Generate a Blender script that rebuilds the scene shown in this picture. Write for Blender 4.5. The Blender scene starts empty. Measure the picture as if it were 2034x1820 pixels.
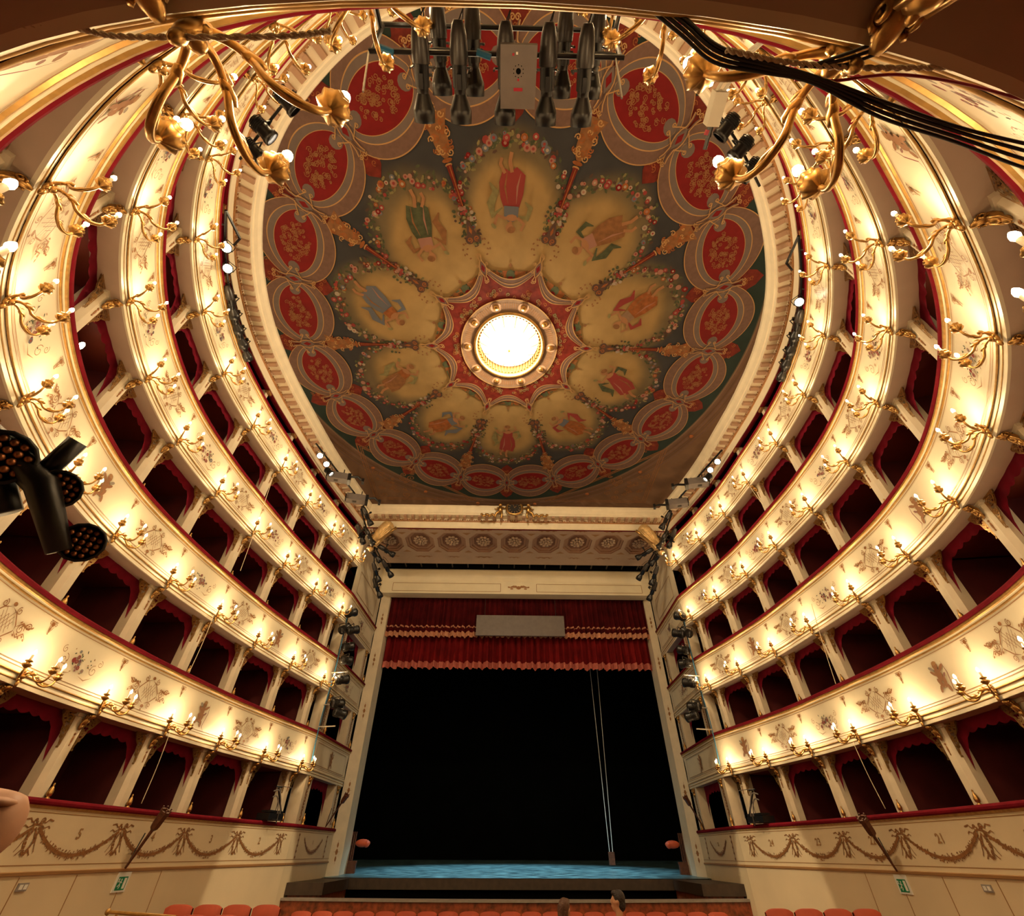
import bpy, math, random
import numpy as np
from mathutils import Vector, Matrix

random.seed(7)
rng = np.random.default_rng(7)
PI = math.pi
scn = bpy.context.scene
C = scn.collection

# ------------------------------------------------------------------ camera
cam_d = bpy.data.cameras.new('camera')
cam = bpy.data.objects.new('camera', cam_d)
C.objects.link(cam)
cam_d.sensor_fit = 'HORIZONTAL'
cam_d.sensor_width = 36.0
cam_d.lens = 36.0 * 895.8 / 2034.0
cam_d.clip_start = 0.02
cam_d.clip_end = 200
_r, _f, _u = (0.999803, -0.01963, 0.003102), (0.012728, 0.752336, 0.658657), (-0.015263, -0.658488, 0.752437)
cam.matrix_world = Matrix(((_r[0], _u[0], -_f[0], -0.31), (_r[1], _u[1], -_f[1], 0.0), (_r[2], _u[2], -_f[2], 1.6), (0, 0, 0, 1)))
scn.camera = cam

# ------------------------------------------------------------------ world, exposure
w = bpy.data.worlds.new('dark_house')
scn.world = w
w.use_nodes = True
w.node_tree.nodes['Background'].inputs[0].default_value = (0.10, 0.055, 0.03, 1)
w.node_tree.nodes['Background'].inputs[1].default_value = 0.02
vs = scn.view_settings
vs.view_transform = 'Standard'
vs.look = 'None'
vs.gamma = 1.0
vs.use_curve_mapping = False
vs.exposure = -0.2
scn.cycles.use_denoising = True
scn.cycles.max_bounces = 4
scn.cycles.diffuse_bounces = 3
scn.cycles.glossy_bounces = 2
scn.cycles.transmission_bounces = 1
scn.cycles.caustics_reflective = False
scn.cycles.caustics_refractive = False
scn.cycles.use_adaptive_sampling = True
scn.cycles.adaptive_threshold = 0.1
scn.cycles.sample_clamp_indirect = 6.0
WARM = (1.0, 0.70, 0.37)
CANDLE_W = 27.0

# ------------------------------------------------------------------ materials
MATS = {}
def mat(name, col, rough=0.5, metal=0.0, emit=None, estr=0.0, var=0.0, vscale=3.0, bump=0.0, bscale=20.0, sheen=0.0, spec=0.5, attr=None):
    m = bpy.data.materials.new(name)
    m.use_nodes = True
    nt = m.node_tree
    b = nt.nodes['Principled BSDF']
    b.inputs['Base Color'].default_value = (*col, 1)
    b.inputs['Roughness'].default_value = rough
    b.inputs['Metallic'].default_value = metal
    b.inputs['Specular IOR Level'].default_value = spec
    if sheen:
        b.inputs['Sheen Weight'].default_value = sheen
    if emit:
        b.inputs['Emission Color'].default_value = (*emit, 1)
        b.inputs['Emission Strength'].default_value = estr
    if attr:
        a = nt.nodes.new('ShaderNodeVertexColor'); a.layer_name = attr
        nt.links.new(a.outputs['Color'], b.inputs['Base Color'])
    if var or bump:
        tc = nt.nodes.new('ShaderNodeTexCoord')
        nz = nt.nodes.new('ShaderNodeTexNoise')
        nz.inputs['Scale'].default_value = vscale
        nz.inputs['Detail'].default_value = 5
        nt.links.new(tc.outputs['Object'], nz.inputs['Vector'])
        if var:
            rp = nt.nodes.new('ShaderNodeValToRGB')
            rp.color_ramp.elements[0].position = 0.3
            rp.color_ramp.elements[1].position = 0.7
            rp.color_ramp.elements[0].color = (*[c * (1 - var) for c in col], 1)
            rp.color_ramp.elements[1].color = (*[min(1, c * (1 + var)) for c in col], 1)
            nt.links.new(nz.outputs['Fac'], rp.inputs['Fac'])
            nt.links.new(rp.outputs['Color'], b.inputs['Base Color'])
        if bump:
            n2 = nt.nodes.new('ShaderNodeTexNoise')
            n2.inputs['Scale'].default_value = bscale
            n2.inputs['Detail'].default_value = 3
            nt.links.new(tc.outputs['Object'], n2.inputs['Vector'])
            bp = nt.nodes.new('ShaderNodeBump')
            bp.inputs['Strength'].default_value = bump
            bp.inputs['Distance'].default_value = 0.02
            nt.links.new(n2.outputs['Fac'], bp.inputs['Height'])
            nt.links.new(bp.outputs['Normal'], b.inputs['Normal'])
    if estr: m.cycles.emission_sampling = 'NONE'     # the lamps' own light objects do the lighting
    MATS[name] = m
    return m

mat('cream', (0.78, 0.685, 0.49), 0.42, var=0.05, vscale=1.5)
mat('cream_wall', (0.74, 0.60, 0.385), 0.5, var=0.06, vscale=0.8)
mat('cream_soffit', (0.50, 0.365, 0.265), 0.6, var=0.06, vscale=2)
mat('cream_pillar', (0.75, 0.64, 0.46), 0.45, var=0.06, vscale=3)
mat('gold', (0.48, 0.27, 0.085), 0.33, 0.9, var=0.25, vscale=25)
mat('gold_moulding', (0.50, 0.28, 0.075), 0.38, 0.5, var=0.2, vscale=12)
mat('brown_line', (0.36, 0.19, 0.07), 0.5)
mat('gilt_paint', (0.31, 0.135, 0.042), 0.45, 0.2, var=0.25, vscale=18)
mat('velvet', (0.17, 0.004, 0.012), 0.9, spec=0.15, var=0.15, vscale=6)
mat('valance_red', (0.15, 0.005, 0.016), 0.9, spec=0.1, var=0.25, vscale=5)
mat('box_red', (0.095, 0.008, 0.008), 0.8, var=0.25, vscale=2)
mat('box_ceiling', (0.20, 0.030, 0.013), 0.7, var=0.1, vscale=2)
mat('candle', (0.80, 0.66, 0.44), 0.5)
mat('bulb', (1, 0.9, 0.7), 0.3, emit=(1.0, 0.80, 0.50), estr=22.0)
mat('lamp_lens', (1, 0.95, 0.85), 0.3, emit=(1.0, 0.86, 0.66), estr=30.0)
mat('black_metal', (0.007, 0.006, 0.006), 0.35, 0.0, var=0.3, vscale=8)
mat('dark_grey', (0.035, 0.030, 0.027), 0.35, 0.3, var=0.2, vscale=6)
mat('grey_case', (0.14, 0.115, 0.105), 0.5, var=0.1, vscale=5)
mat('silver', (0.55, 0.52, 0.48), 0.3, 0.8)
mat('white_plastic', (0.72, 0.66, 0.52), 0.4)
mat('rope', (0.60, 0.47, 0.30), 0.8, bump=0.6, bscale=90)
mat('cable_black', (0.012, 0.011, 0.011), 0.45)
mat('cable_red', (0.35, 0.01, 0.03), 0.5)
mat('blue_plastic', (0.02, 0.14, 0.26), 0.4)
mat('curtain_red', (0.14, 0.006, 0.007), 0.9, spec=0.1, var=0.3, vscale=2)
mat('curtain_dark', (0.062, 0.0035, 0.0045), 0.9, spec=0.1, var=0.4, vscale=2)
mat('fringe', (0.50, 0.22, 0.12), 0.7, var=0.2, vscale=14)
mat('fringe_pink', (0.46, 0.12, 0.085), 0.7, var=0.2, vscale=14)
mat('stage_black', (0.002, 0.002, 0.002), 0.9, spec=0.1)
mat('stage_drape', (0.0016, 0.0018, 0.0016), 0.95, spec=0.05, var=0.3, vscale=1.2)
mat('apron', (0.045, 0.028, 0.018), 0.5, var=0.3, vscale=5)
mat('pit_wood', (0.24, 0.055, 0.018), 0.38, var=0.6, vscale=7)
mat('rail_grey', (0.30, 0.26, 0.23), 0.6, var=0.1, vscale=6)
mat('seat_red', (0.42, 0.065, 0.025), 0.7, var=0.1, vscale=6)
mat('floor_dark', (0.14, 0.06, 0.035), 0.6, var=0.2, vscale=2)
mat('wood_dark', (0.10, 0.032, 0.015), 0.45, var=0.35, vscale=14)
mat('orange', (0.55, 0.09, 0.03), 0.6)
mat('sign_green', (0.01, 0.22, 0.09), 0.4)
mat('sign_white', (0.80, 0.78, 0.70), 0.4)
mat('skin', (0.62, 0.33, 0.20), 0.5, var=0.08, vscale=20)
mat('hair_dark', (0.02, 0.010, 0.007), 0.5, bump=0.8, bscale=60)
mat('hair_brown', (0.10, 0.040, 0.018), 0.45, bump=0.8, bscale=60)
mat('shirt_pattern', (0.22, 0.20, 0.18), 0.7, var=0.95, vscale=22)
mat('blouse', (0.28, 0.10, 0.06), 0.7)
mat('copper', (0.40, 0.16, 0.065), 0.35, 0.7, var=0.3, vscale=20)
mat('gilt_cream', (0.62, 0.40, 0.17), 0.4, 0.3, var=0.25, vscale=9)
mat('coffer_brown', (0.40, 0.24, 0.15), 0.6)
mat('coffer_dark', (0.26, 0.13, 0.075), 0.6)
# painted ceiling colours
mat('p_red', (0.1440, 0.0065, 0.0072), 0.6, spec=0.12, var=0.1, vscale=4)
mat('p_red_dark', (0.1224, 0.0158, 0.0101), 0.6, spec=0.12, var=0.3, vscale=6)
mat('p_mauve', (0.1271, 0.0738, 0.0590), 0.6, spec=0.12, var=0.12, vscale=9)
mat('p_grey', (0.1230, 0.0943, 0.0861), 0.6, spec=0.12, var=0.06, vscale=6)
mat('p_gold', (0.3570, 0.2040, 0.0850), 0.5, spec=0.12)
mat('p_goldscroll', (0.2340, 0.1035, 0.0405), 0.55, spec=0.12)
mat('p_orange', (0.2295, 0.0765, 0.0238), 0.6, spec=0.12, var=0.25, vscale=8)
mat('p_black', (0.075, 0.042, 0.032), 0.6, spec=0.12)
mat('p_green', (0.0600, 0.0680, 0.0360), 0.6, spec=0.12, var=0.3, vscale=8)
mat('p_tan', (0.2000, 0.1240, 0.0800), 0.6, spec=0.12, var=0.1, vscale=8)
mat('p_skin', (0.2890, 0.1403, 0.0680), 0.6, spec=0.12)
mat('p_rose', (0.2160, 0.0360, 0.0320), 0.6, spec=0.12)
mat('p_pink', (0.2720, 0.1360, 0.1040), 0.6, spec=0.12)
mat('p_white', (0.3040, 0.2480, 0.1920), 0.6, spec=0.12)
mat('p_blue', (0.1040, 0.1120, 0.1360), 0.6, spec=0.12)
mat('p_brown', (0.1920, 0.0880, 0.0360), 0.6, spec=0.12, var=0.2, vscale=8)
mat('p_olive', (0.1760, 0.1520, 0.0680), 0.6, spec=0.12, var=0.2, vscale=8)
mat('ceiling_paint', (0.4, 0.3, 0.2), 0.7, spec=0.12, attr='Col')

# ------------------------------------------------------------------ mesh helpers
class MB:
    def __init__(s):
        s.v = []; s.f = []; s.m = []; s.n = 0
    def add(s, v, f, m=0):
        v = np.asarray(v, float).reshape(-1, 3)
        s.v.append(v); s.f += [tuple(int(i) + s.n for i in q) for q in f]; s.m += [m] * len(f); s.n += len(v)
        return s
    def box(s, c, d, m=0, R=None):
        x, y, z = d[0] / 2, d[1] / 2, d[2] / 2
        v = np.array([(-x, -y, -z), (x, -y, -z), (x, y, -z), (-x, y, -z), (-x, -y, z), (x, -y, z), (x, y, z), (-x, y, z)])
        if R is not None: v = v @ np.asarray(R).T
        return s.add(v + np.asarray(c), [(0, 3, 2, 1), (4, 5, 6, 7), (0, 1, 5, 4), (1, 2, 6, 5), (2, 3, 7, 6), (3, 0, 4, 7)], m)
    def tube(s, pts, rad, n=8, m=0, caps=True):
        P = np.asarray(pts, float); k = len(P)
        r = np.full(k, rad) if np.isscalar(rad) else np.asarray(rad, float)
        T = np.gradient(P, axis=0); T /= np.linalg.norm(T, axis=1)[:, None] + 1e-12
        up = np.array([0, 0, 1.0]) if abs(T[0][2]) < 0.9 else np.array([1.0, 0, 0])
        A = np.cross(T[0], up); A /= np.linalg.norm(A)
        V = []
        for i in range(k):
            A = A - T[i] * (A @ T[i]); A /= np.linalg.norm(A) + 1e-12
            B = np.cross(T[i], A)
            a = np.arange(n) * 2 * PI / n
            V.append(P[i] + r[i] * (np.cos(a)[:, None] * A + np.sin(a)[:, None] * B))
        V = np.concatenate(V)
        F = [(i * n + j, i * n + (j + 1) % n, (i + 1) * n + (j + 1) % n, (i + 1) * n + j) for i in range(k - 1) for j in range(n)]
        if caps: F += [tuple(range(n - 1, -1, -1)), tuple(range((k - 1) * n, k * n))]
        return s.add(V, F, m)
    def lathe(s, prof, n=12, m=0, M=None, lobes=0, lobe=0.0):
        a = np.arange(n) * 2 * PI / n
        V = []
        for r, z in prof:
            rr = r * (1 + lobe * np.cos(lobes * a)) if lobes else r
            V.append(np.stack([rr * np.cos(a), rr * np.sin(a), np.full(n, z)], 1))
        V = np.concatenate(V); k = len(prof)
        if M is not None: V = V @ np.asarray(M)[:3, :3].T + np.asarray(M)[:3, 3]
        F = [(i * n + j, i * n + (j + 1) % n, (i + 1) * n + (j + 1) % n, (i + 1) * n + j) for i in range(k - 1) for j in range(n)]
        return s.add(V, F, m)
    def ell(s, c, d, n=10, k=7, m=0, R=None):
        prof = [(math.sin(PI * i / k), -math.cos(PI * i / k)) for i in range(k + 1)]
        a = np.arange(n) * 2 * PI / n
        V = np.concatenate([np.stack([r * np.cos(a), r * np.sin(a), np.full(n, z)], 1) for r, z in prof]) * np.asarray(d, float)
        if R is not None: V = V @ np.asarray(R).T
        F = [(i * n + j, i * n + (j + 1) % n, (i + 1) * n + (j + 1) % n, (i + 1) * n + j) for i in range(k) for j in range(n)]
        return s.add(V + np.asarray(c, float), F, m)
    def grid(s, V, m=0, wrap=False):
        V = np.asarray(V, float); a, b = V.shape[:2]
        F = [(i * b + j, i * b + (j + 1) % b, (i + 1) * b + (j + 1) % b, (i + 1) * b + j) for i in range(a - 1) for j in range(b if wrap else b - 1)]
        return s.add(V.reshape(-1, 3), F, m)
    def mesh(s, name, mats, smooth=False):
        me = bpy.data.meshes.new(name)
        me.from_pydata(np.concatenate(s.v).tolist(), [], s.f)
        for q in ([mats] if isinstance(mats, str) else mats): me.materials.append(MATS[q])
        me.polygons.foreach_set('material_index', s.m)
        if smooth: me.polygons.foreach_set('use_smooth', [True] * len(s.f))
        me.update()
        return me
    def obj(s, name, mats, parent=None, smooth=False, **kw):
        return link(name, s.mesh(name, mats, smooth), parent, **kw)

def link(name, data, parent=None, M=None, **kw):
    o = bpy.data.objects.new(name, data); C.objects.link(o)
    if parent is not None: o.parent = parent
    if M is not None: o.matrix_local = M
    tag(o, **kw)
    return o
def tag(o, label=None, cat=None, group=None, kind=None):
    if label: o['label'] = label
    if cat: o['category'] = cat
    if group: o['group'] = group
    if kind: o['kind'] = kind
    return o
def thing(name, M=None, **kw):
    kw.setdefault('kind', 'thing')
    return link(name, None, None, M, **kw)
def dup(root, M, **kw):
    r = root.copy(); C.objects.link(r); r.matrix_world = M; tag(r, **kw)
    for ch in list(root.children):
        c = ch.copy(); C.objects.link(c); c.parent = r
        for g in list(ch.children):
            d = g.copy(); C.objects.link(d); d.parent = c
    return r
def placed(first, state, M, **kw):
    """the first call moves the prototype itself, the later ones copy it"""
    if not state:
        state.append(1); first.matrix_world = M; return tag(first, **kw)
    return dup(first, M, **kw)
def frame(p, x, y, z, sc=(1, 1, 1)):
    m = Matrix.Identity(4)
    for i in range(3):
        m[i][0] = x[i] * sc[0]; m[i][1] = y[i] * sc[1]; m[i][2] = z[i] * sc[2]; m[i][3] = p[i]
    return m
def aim(p, d, up=(0, 0, 1), sc=1.0):
    """matrix whose local +Y looks along d"""
    y = Vector(d).normalized(); x = y.cross(Vector(up)).normalized(); z = x.cross(y)
    return frame(p, x, y, z, (sc, sc, sc))
ORD = ['zeroth', 'first', 'second', 'third', 'fourth', 'fifth', 'sixth', 'seventh', 'eighth', 'ninth', 'tenth', 'eleventh', 'twelfth', 'thirteenth', 'fourteenth', 'fifteenth', 'sixteenth', 'seventeenth', 'eighteenth', 'nineteenth', 'twentieth', 'twenty-first', 'twenty-second', 'twenty-third', 'twenty-fourth', 'twenty-fifth']

class Flat:
    """flat painted ornament drawn in 2D, then laid on a surface by a mapping function"""
    def __init__(s): s.v = []; s.f = []; s.m = []; s.lv = []; s.k = 0
    def lay(s):
        s.k += 1; s.lv += [s.k] * (len(s.v) - len(s.lv)); return s
    def poly(s, pts, m=0):
        b = len(s.v); s.v += [tuple(p) for p in pts]; s.f.append(tuple(range(b, b + len(pts)))); s.m.append(m); return s.lay()
    def disc(s, x, y, r, m=0, n=7, ry=None, rot=0.0):
        ry = r if ry is None else ry; c, q = math.cos(rot), math.sin(rot)
        pts = []
        for i in range(n):
            a = 2 * PI * i / n; u, v = r * math.cos(a), ry * math.sin(a)
            pts.append((x + u * c - v * q, y + u * q + v * c))
        return s.poly(pts, m)
    def line(s, pts, w, m=0, taper=False):
        P = np.asarray(pts, float); T = np.gradient(P, axis=0); T /= np.linalg.norm(T, axis=1)[:, None] + 1e-12
        N = np.stack([-T[:, 1], T[:, 0]], 1); k = len(P)
        W = np.full(k, w / 2) if not taper else w / 2 * np.sin(np.linspace(0.15, PI - 0.15, k))
        A = P + N * W[:, None]; B = P - N * W[:, None]
        b = len(s.v); s.v += [tuple(p) for p in A] + [tuple(p) for p in B]
        for i in range(k - 1): s.f.append((b + i, b + i + 1, b + k + i + 1, b + k + i)); s.m.append(m)
        return s.lay()
    def spiral(s, x, y, r0, r1, turns, start, w, m=0, n=18):
        t = np.linspace(0, 1, n); a = start + turns * 2 * PI * t; r = r0 + (r1 - r0) * t
        return s.line(np.stack([x + r * np.cos(a), y + r * np.sin(a)], 1), w, m)
    def band(s, outer, inner, m=0):
        k = len(outer); b = len(s.v); s.v += [tuple(p) for p in outer] + [tuple(p) for p in inner]
        for i in range(k): s.f.append((b + i, b + (i + 1) % k, b + k + (i + 1) % k, b + k + i)); s.m.append(m)
        return s.lay()
    def obj(s, name, mats, fn, parent=None, off=(0, 0), rot=0.0, sc=1.0, thick=0.0, **kw):
        v = np.asarray(s.v, float) * sc
        c, q = math.cos(rot), math.sin(rot)
        v = np.stack([v[:, 0] * c - v[:, 1] * q + off[0], v[:, 0] * q + v[:, 1] * c + off[1]], 1)
        me = bpy.data.meshes.new(name)
        lift = np.asarray(s.lv, float) * min(0.0006, 0.016 / max(1, s.k))
        me.from_pydata([tuple(p) for p in fn(v, lift)], [], s.f)
        for q_ in ([mats] if isinstance(mats, str) else mats): me.materials.append(MATS[q_])
        me.polygons.foreach_set('material_index', s.m)
        me.update()
        if name.startswith('painted'): kw.setdefault('kind', 'stuff')
        return link(name, me, parent, **kw)

# ------------------------------------------------------------------ plan of the horseshoe
XL = [7.039, 7.447, 7.789, 8.006, 8.147, 8.101, 7.727, 7.033, 6.029, 4.678, 3.135, 1.41]
YL = [18.202, 16.104, 14.038, 12.022, 9.988, 7.943, 6.05, 4.303, 2.783, 1.583, 0.68, 0.195]
XR = [7.438, 7.835, 8.141, 8.267, 8.326, 8.178, 7.686, 6.789, 5.597, 4.123, 2.72, 0.86]
YR = [18.192, 16.302, 14.369, 12.425, 10.377, 8.336, 6.382, 4.596, 3.015, 1.728, 0.80, 0.225]
CTRL = [(-6.93, 18.78)] + [(-x, y) for x, y in zip(XL, YL)] + [(x, y) for x, y in zip(XR[::-1], YR[::-1])] + [(7.33, 18.76)]
SUB = 8
def catmull(pts, sub):
    P = np.asarray(pts, float); out = []
    Q = np.concatenate([[2 * P[0] - P[1]], P, [2 * P[-1] - P[-2]]])
    for i in range(1, len(Q) - 2):
        for t in np.arange(sub) / sub:
            a, b, c, d = Q[i - 1], Q[i], Q[i + 1], Q[i + 2]
            out.append(0.5 * (2 * b + (c - a) * t + (2 * a - 5 * b + 4 * c - d) * t ** 2 + (3 * b - a - 3 * c + d) * t ** 3))
    out.append(P[-1])
    return np.array(out)
class Path:
    def __init__(s, P):
        s.P = np.asarray(P, float); T = np.gradient(s.P, axis=0); T /= np.linalg.norm(T, axis=1)[:, None]
        s.T = T; s.N = np.stack([-T[:, 1], T[:, 0]], 1)
        s.s = np.concatenate([[0], np.cumsum(np.linalg.norm(np.diff(s.P, axis=0), axis=1))])
    def at(s, q):
        q = np.asarray(q, float)
        f = lambda A: np.stack([np.interp(q, s.s, A[:, 0]), np.interp(q, s.s, A[:, 1])], -1)
        return f(s.P), f(s.N), f(s.T)
    def sweep(s, prof, i0=0, i1=None):
        i1 = len(s.P) - 1 if i1 is None else i1
        A = s.P[i0:i1 + 1]; N = s.N[i0:i1 + 1]
        V = np.empty((len(A), len(prof), 3))
        for j, (o, z) in enumerate(prof):
            V[:, j, :2] = A + N * o; V[:, j, 2] = z
        return V
HS = Path(catmull(CTRL, SUB))
QS = [HS.s[k * SUB] for k in range(26)]          # arc length of each pillar
PRO = {-1: Path([(-6.74, 22.75), (-6.93, 18.78)]), 1: Path([(7.33, 18.76), (7.46, 22.9)])}
SIDE = {-1: 'left', 1: 'right'}
def side_of(k): return (-1, k) if k <= 12 else (1, 25 - k)
def k3(p, z): return (float(p[0]), float(p[1]), float(z))
def node(k, off=0.0, z=0.0):
    p, n, t = HS.P[k * SUB], HS.N[k * SUB], HS.T[k * SUB]
    return (p[0] + n[0] * off, p[1] + n[1] * off, z), (n[0], n[1], 0), (t[0], t[1], 0)
def on_band(path, s0, z0, off):
    def fn(v, l=0.0):
        p, n, t = path.at(s0 - v[:, 0])          # +u runs to the right as seen from the house
        return np.stack([p[:, 0] + n[:, 0] * (off + l), p[:, 1] + n[:, 1] * (off + l), z0 + v[:, 1]], 1)
    return fn

ZB = [3.71, 6.31, 8.93, 11.47]                    # height of each candelabra line
TIER = ['lowest', 'second', 'third', 'top']       # lit balconies from below
OPEN = [(2.28, 3.59), (4.88, 6.19), (7.48, 8.81), (10.10, 11.35)]
ROOM = ['ground', 'first', 'second', 'third']     # box tiers

# ------------------------------------------------------------------ floor, walls
def zfloor(y): return -0.027 * max(y, 0)
g = MB()
ys = np.linspace(-2.2, 19.6, 12)
g.grid([[(x, y, zfloor(y)) for x in (-9.8, 9.9)] for y in ys])
g.obj('floor', 'floor_dark', label='dark raked floor of the stalls', kind='structure')

def lower_wall(name, path, i0, i1, lab):
    m = MB(); m.grid(path.sweep([(0, -0.75), (0, 1.29)], i0, i1))
    o = m.obj(name, 'cream_wall', label=lab, kind='structure')
    m = MB(); m.grid(path.sweep([(0.0, 1.285), (0.03, 1.29), (0.035, 1.33), (0.0, 1.34)], i0, i1)); m.obj('ledge_moulding', 'brown_line', o)
    return o
WL = lower_wall('wall_left', HS, 0, 12 * SUB, 'cream stalls wall curving along the left')
WR = lower_wall('wall_right', HS, 13 * SUB, 25 * SUB, 'cream stalls wall curving along the right')
for sd in (-1, 1):
    lower_wall('wall_proscenium_' + SIDE[sd], PRO[sd], 0, 1, 'cream wall under the %s stage box' % SIDE[sd])
# thin joints of the wall panels
def wall_seam(parent, s, z0, z1, path=HS):
    p, n, t = path.at(s); m = MB()
    m.box((p[0] + n[0] * 0.003, p[1] + n[1] * 0.003, (z0 + z1) / 2), (0.012, 0.012, z1 - z0)); m.obj('panel_joint', 'brown_line', parent)
for k in (3.15, 3.7, 4.3, 4.9, 5.6):
    for sd, wl in ((-1, WL), (1, WR)):
        kk = k if sd < 0 else 25 - k
        wall_seam(wl, np.interp(kk, range(26), QS), -0.3, 1.27)

# ------------------------------------------------------------------ balcony fronts
FL_COL = ['gilt_paint', 'p_rose', 'p_pink', 'p_blue', 'p_green', 'p_skin', 'p_white', 'brown_line']
def motif_arabesque():
    f = Flat()
    w = 0.013
    for sx in (-1, 1):
        f.line([(sx * 0.02, 0.20), (sx * 0.13, 0.16), (sx * 0.25, 0.03), (sx * 0.26, -0.02)], w * 1.6, 0, True)
        f.line([(sx * 0.02, -0.20), (sx * 0.13, -0.16), (sx * 0.25, -0.05), (sx * 0.26, -0.02)], w * 1.6, 0, True)
        f.line([(sx * 0.26, 0.02), (sx * 0.36, 0.10), (sx * 0.47, 0.06), (sx * 0.58, 0.12)], w * 2.2, 0, True)
        f.line([(sx * 0.26, -0.03), (sx * 0.37, -0.09), (sx * 0.46, -0.01), (sx * 0.55, -0.07)], w * 1.8, 0, True)
        f.spiral(sx * 0.36, 0.02, 0.075, 0.012, 1.6, PI if sx < 0 else 0, w)
        f.spiral(sx * 0.49, 0.09, 0.055, 0.010, -1.4, 0 if sx < 0 else PI, w)
        f.spiral(sx * 0.16, 0.20, 0.055, 0.010, 1.4 * sx, PI / 2, w)
        f.spiral(sx * 0.16, -0.21, 0.05, 0.010, -1.4 * sx, -PI / 2, w)
        for q in range(5):
            f.disc(sx * (0.31 + 0.06 * q), 0.10 - 0.03 * (q % 2), 0.026, 0, 6, 0.014, sx * 0.7)
            f.disc(sx * (0.30 + 0.055 * q), -0.08 + 0.03 * (q % 2), 0.024, 0, 6, 0.013, -sx * 0.6)
    for q in (-0.12, -0.06, 0, 0.06, 0.12):       # trellis
        h = 0.19 - abs(q) * 1.1
        f.line([(q - h * 0.5, -h * 0.9), (q + h * 0.5, h * 0.9)], 0.008)
        f.line([(q - h * 0.5, h * 0.9), (q + h * 0.5, -h * 0.9)], 0.008)
    f.disc(0, 0.24, 0.04, 0, 8, 0.03); f.disc(0, -0.25, 0.045, 0, 8, 0.03); f.disc(0, -0.31, 0.02)
    return f
def motif_bouquet(seed):
    r = random.Random(seed); f = Flat()
    for q in range(26):
        a = r.uniform(0, 2 * PI); d = r.random() ** 0.6
        x, y = 0.33 * d * math.cos(a), 0.20 * d * math.sin(a)
        f.disc(x, y, r.uniform(0.014, 0.03), 4 if r.random() < 0.6 else 7, 5, 0.011, r.uniform(0, PI))
    for q in range(13):
        a = r.uniform(0, 2 * PI); d = r.random() ** 0.7
        x, y = 0.22 * d * math.cos(a), 0.15 * d * math.sin(a); rr = r.uniform(0.022, 0.042)
        c = r.choice([1, 2, 2, 3, 1, 6])
        f.disc(x, y, rr, c, 8); f.disc(x, y, rr * 0.5, r.choice([1, 2, 6]), 6)
    for sx in (-1, 1):
        f.spiral(sx * 0.34, -0.05, 0.09, 0.015, 1.3 * sx, PI / 2, 0.010, 0); f.spiral(sx * 0.42, 0.08, 0.06, 0.01, -1.3 * sx, PI / 2, 0.009, 0)
        f.line([(sx * 0.1, -0.19), (sx * 0.25, -0.22), (sx * 0.38, -0.15)], 0.02, 7, True)
    return f
def motif_cherub(flip):
    f = Flat(); s = -1 if flip else 1
    f.disc(0.0, 0.15, 0.052, 5, 10); f.disc(-0.005 * s, 0.185, 0.05, 7, 8, 0.03)
    f.disc(0.01 * s, 0.03, 0.06, 5, 10, 0.095); f.disc(-0.03 * s, -0.08, 0.035, 5, 8, 0.085, 0.35 * s); f.disc(0.055 * s, -0.08, 0.035, 5, 8, 0.08, -0.45 * s)
    f.disc(-0.06 * s, -0.17, 0.028, 5, 8, 0.06, -0.2 * s); f.disc(0.10 * s, -0.15, 0.026, 5, 8, 0.055, 0.5 * s)
    f.disc(-0.09 * s, 0.10, 0.024, 5, 8, 0.075, 1.0 * s); f.disc(0.09 * s, 0.06, 0.024, 5, 8, 0.07, -0.9 * s)
    f.disc(0.10 * s, 0.13, 0.05, 6, 8, 0.025, 0.6 * s); f.disc(-0.09 * s, 0.0, 0.045, 2, 8, 0.018, -0.7 * s)
    f.line([(-0.15 * s, 0.18), (-0.17 * s, 0.02), (-0.12 * s, -0.2), (-0.2 * s, -0.27)], 0.014, 1, True)
    return f
def motif_pendant():
    f = Flat()
    f.line([(-0.10, 0.11), (0.10, 0.11)], 0.012); f.disc(0, 0.05, 0.045, 0, 6, 0.05); f.disc(0, -0.06, 0.016, 0, 6, 0.07); f.disc(0, -0.14, 0.016)
    for sx in (-1, 1):
        f.spiral(sx * 0.075, 0.065, 0.045, 0.008, 1.3 * sx, PI / 2, 0.010); f.line([(sx * 0.06, 0.02), (sx * 0.03, -0.05), (0, -0.13)], 0.014, 0, True)
    return f
ARAB, PEND = motif_arabesque(), motif_pendant()

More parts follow.
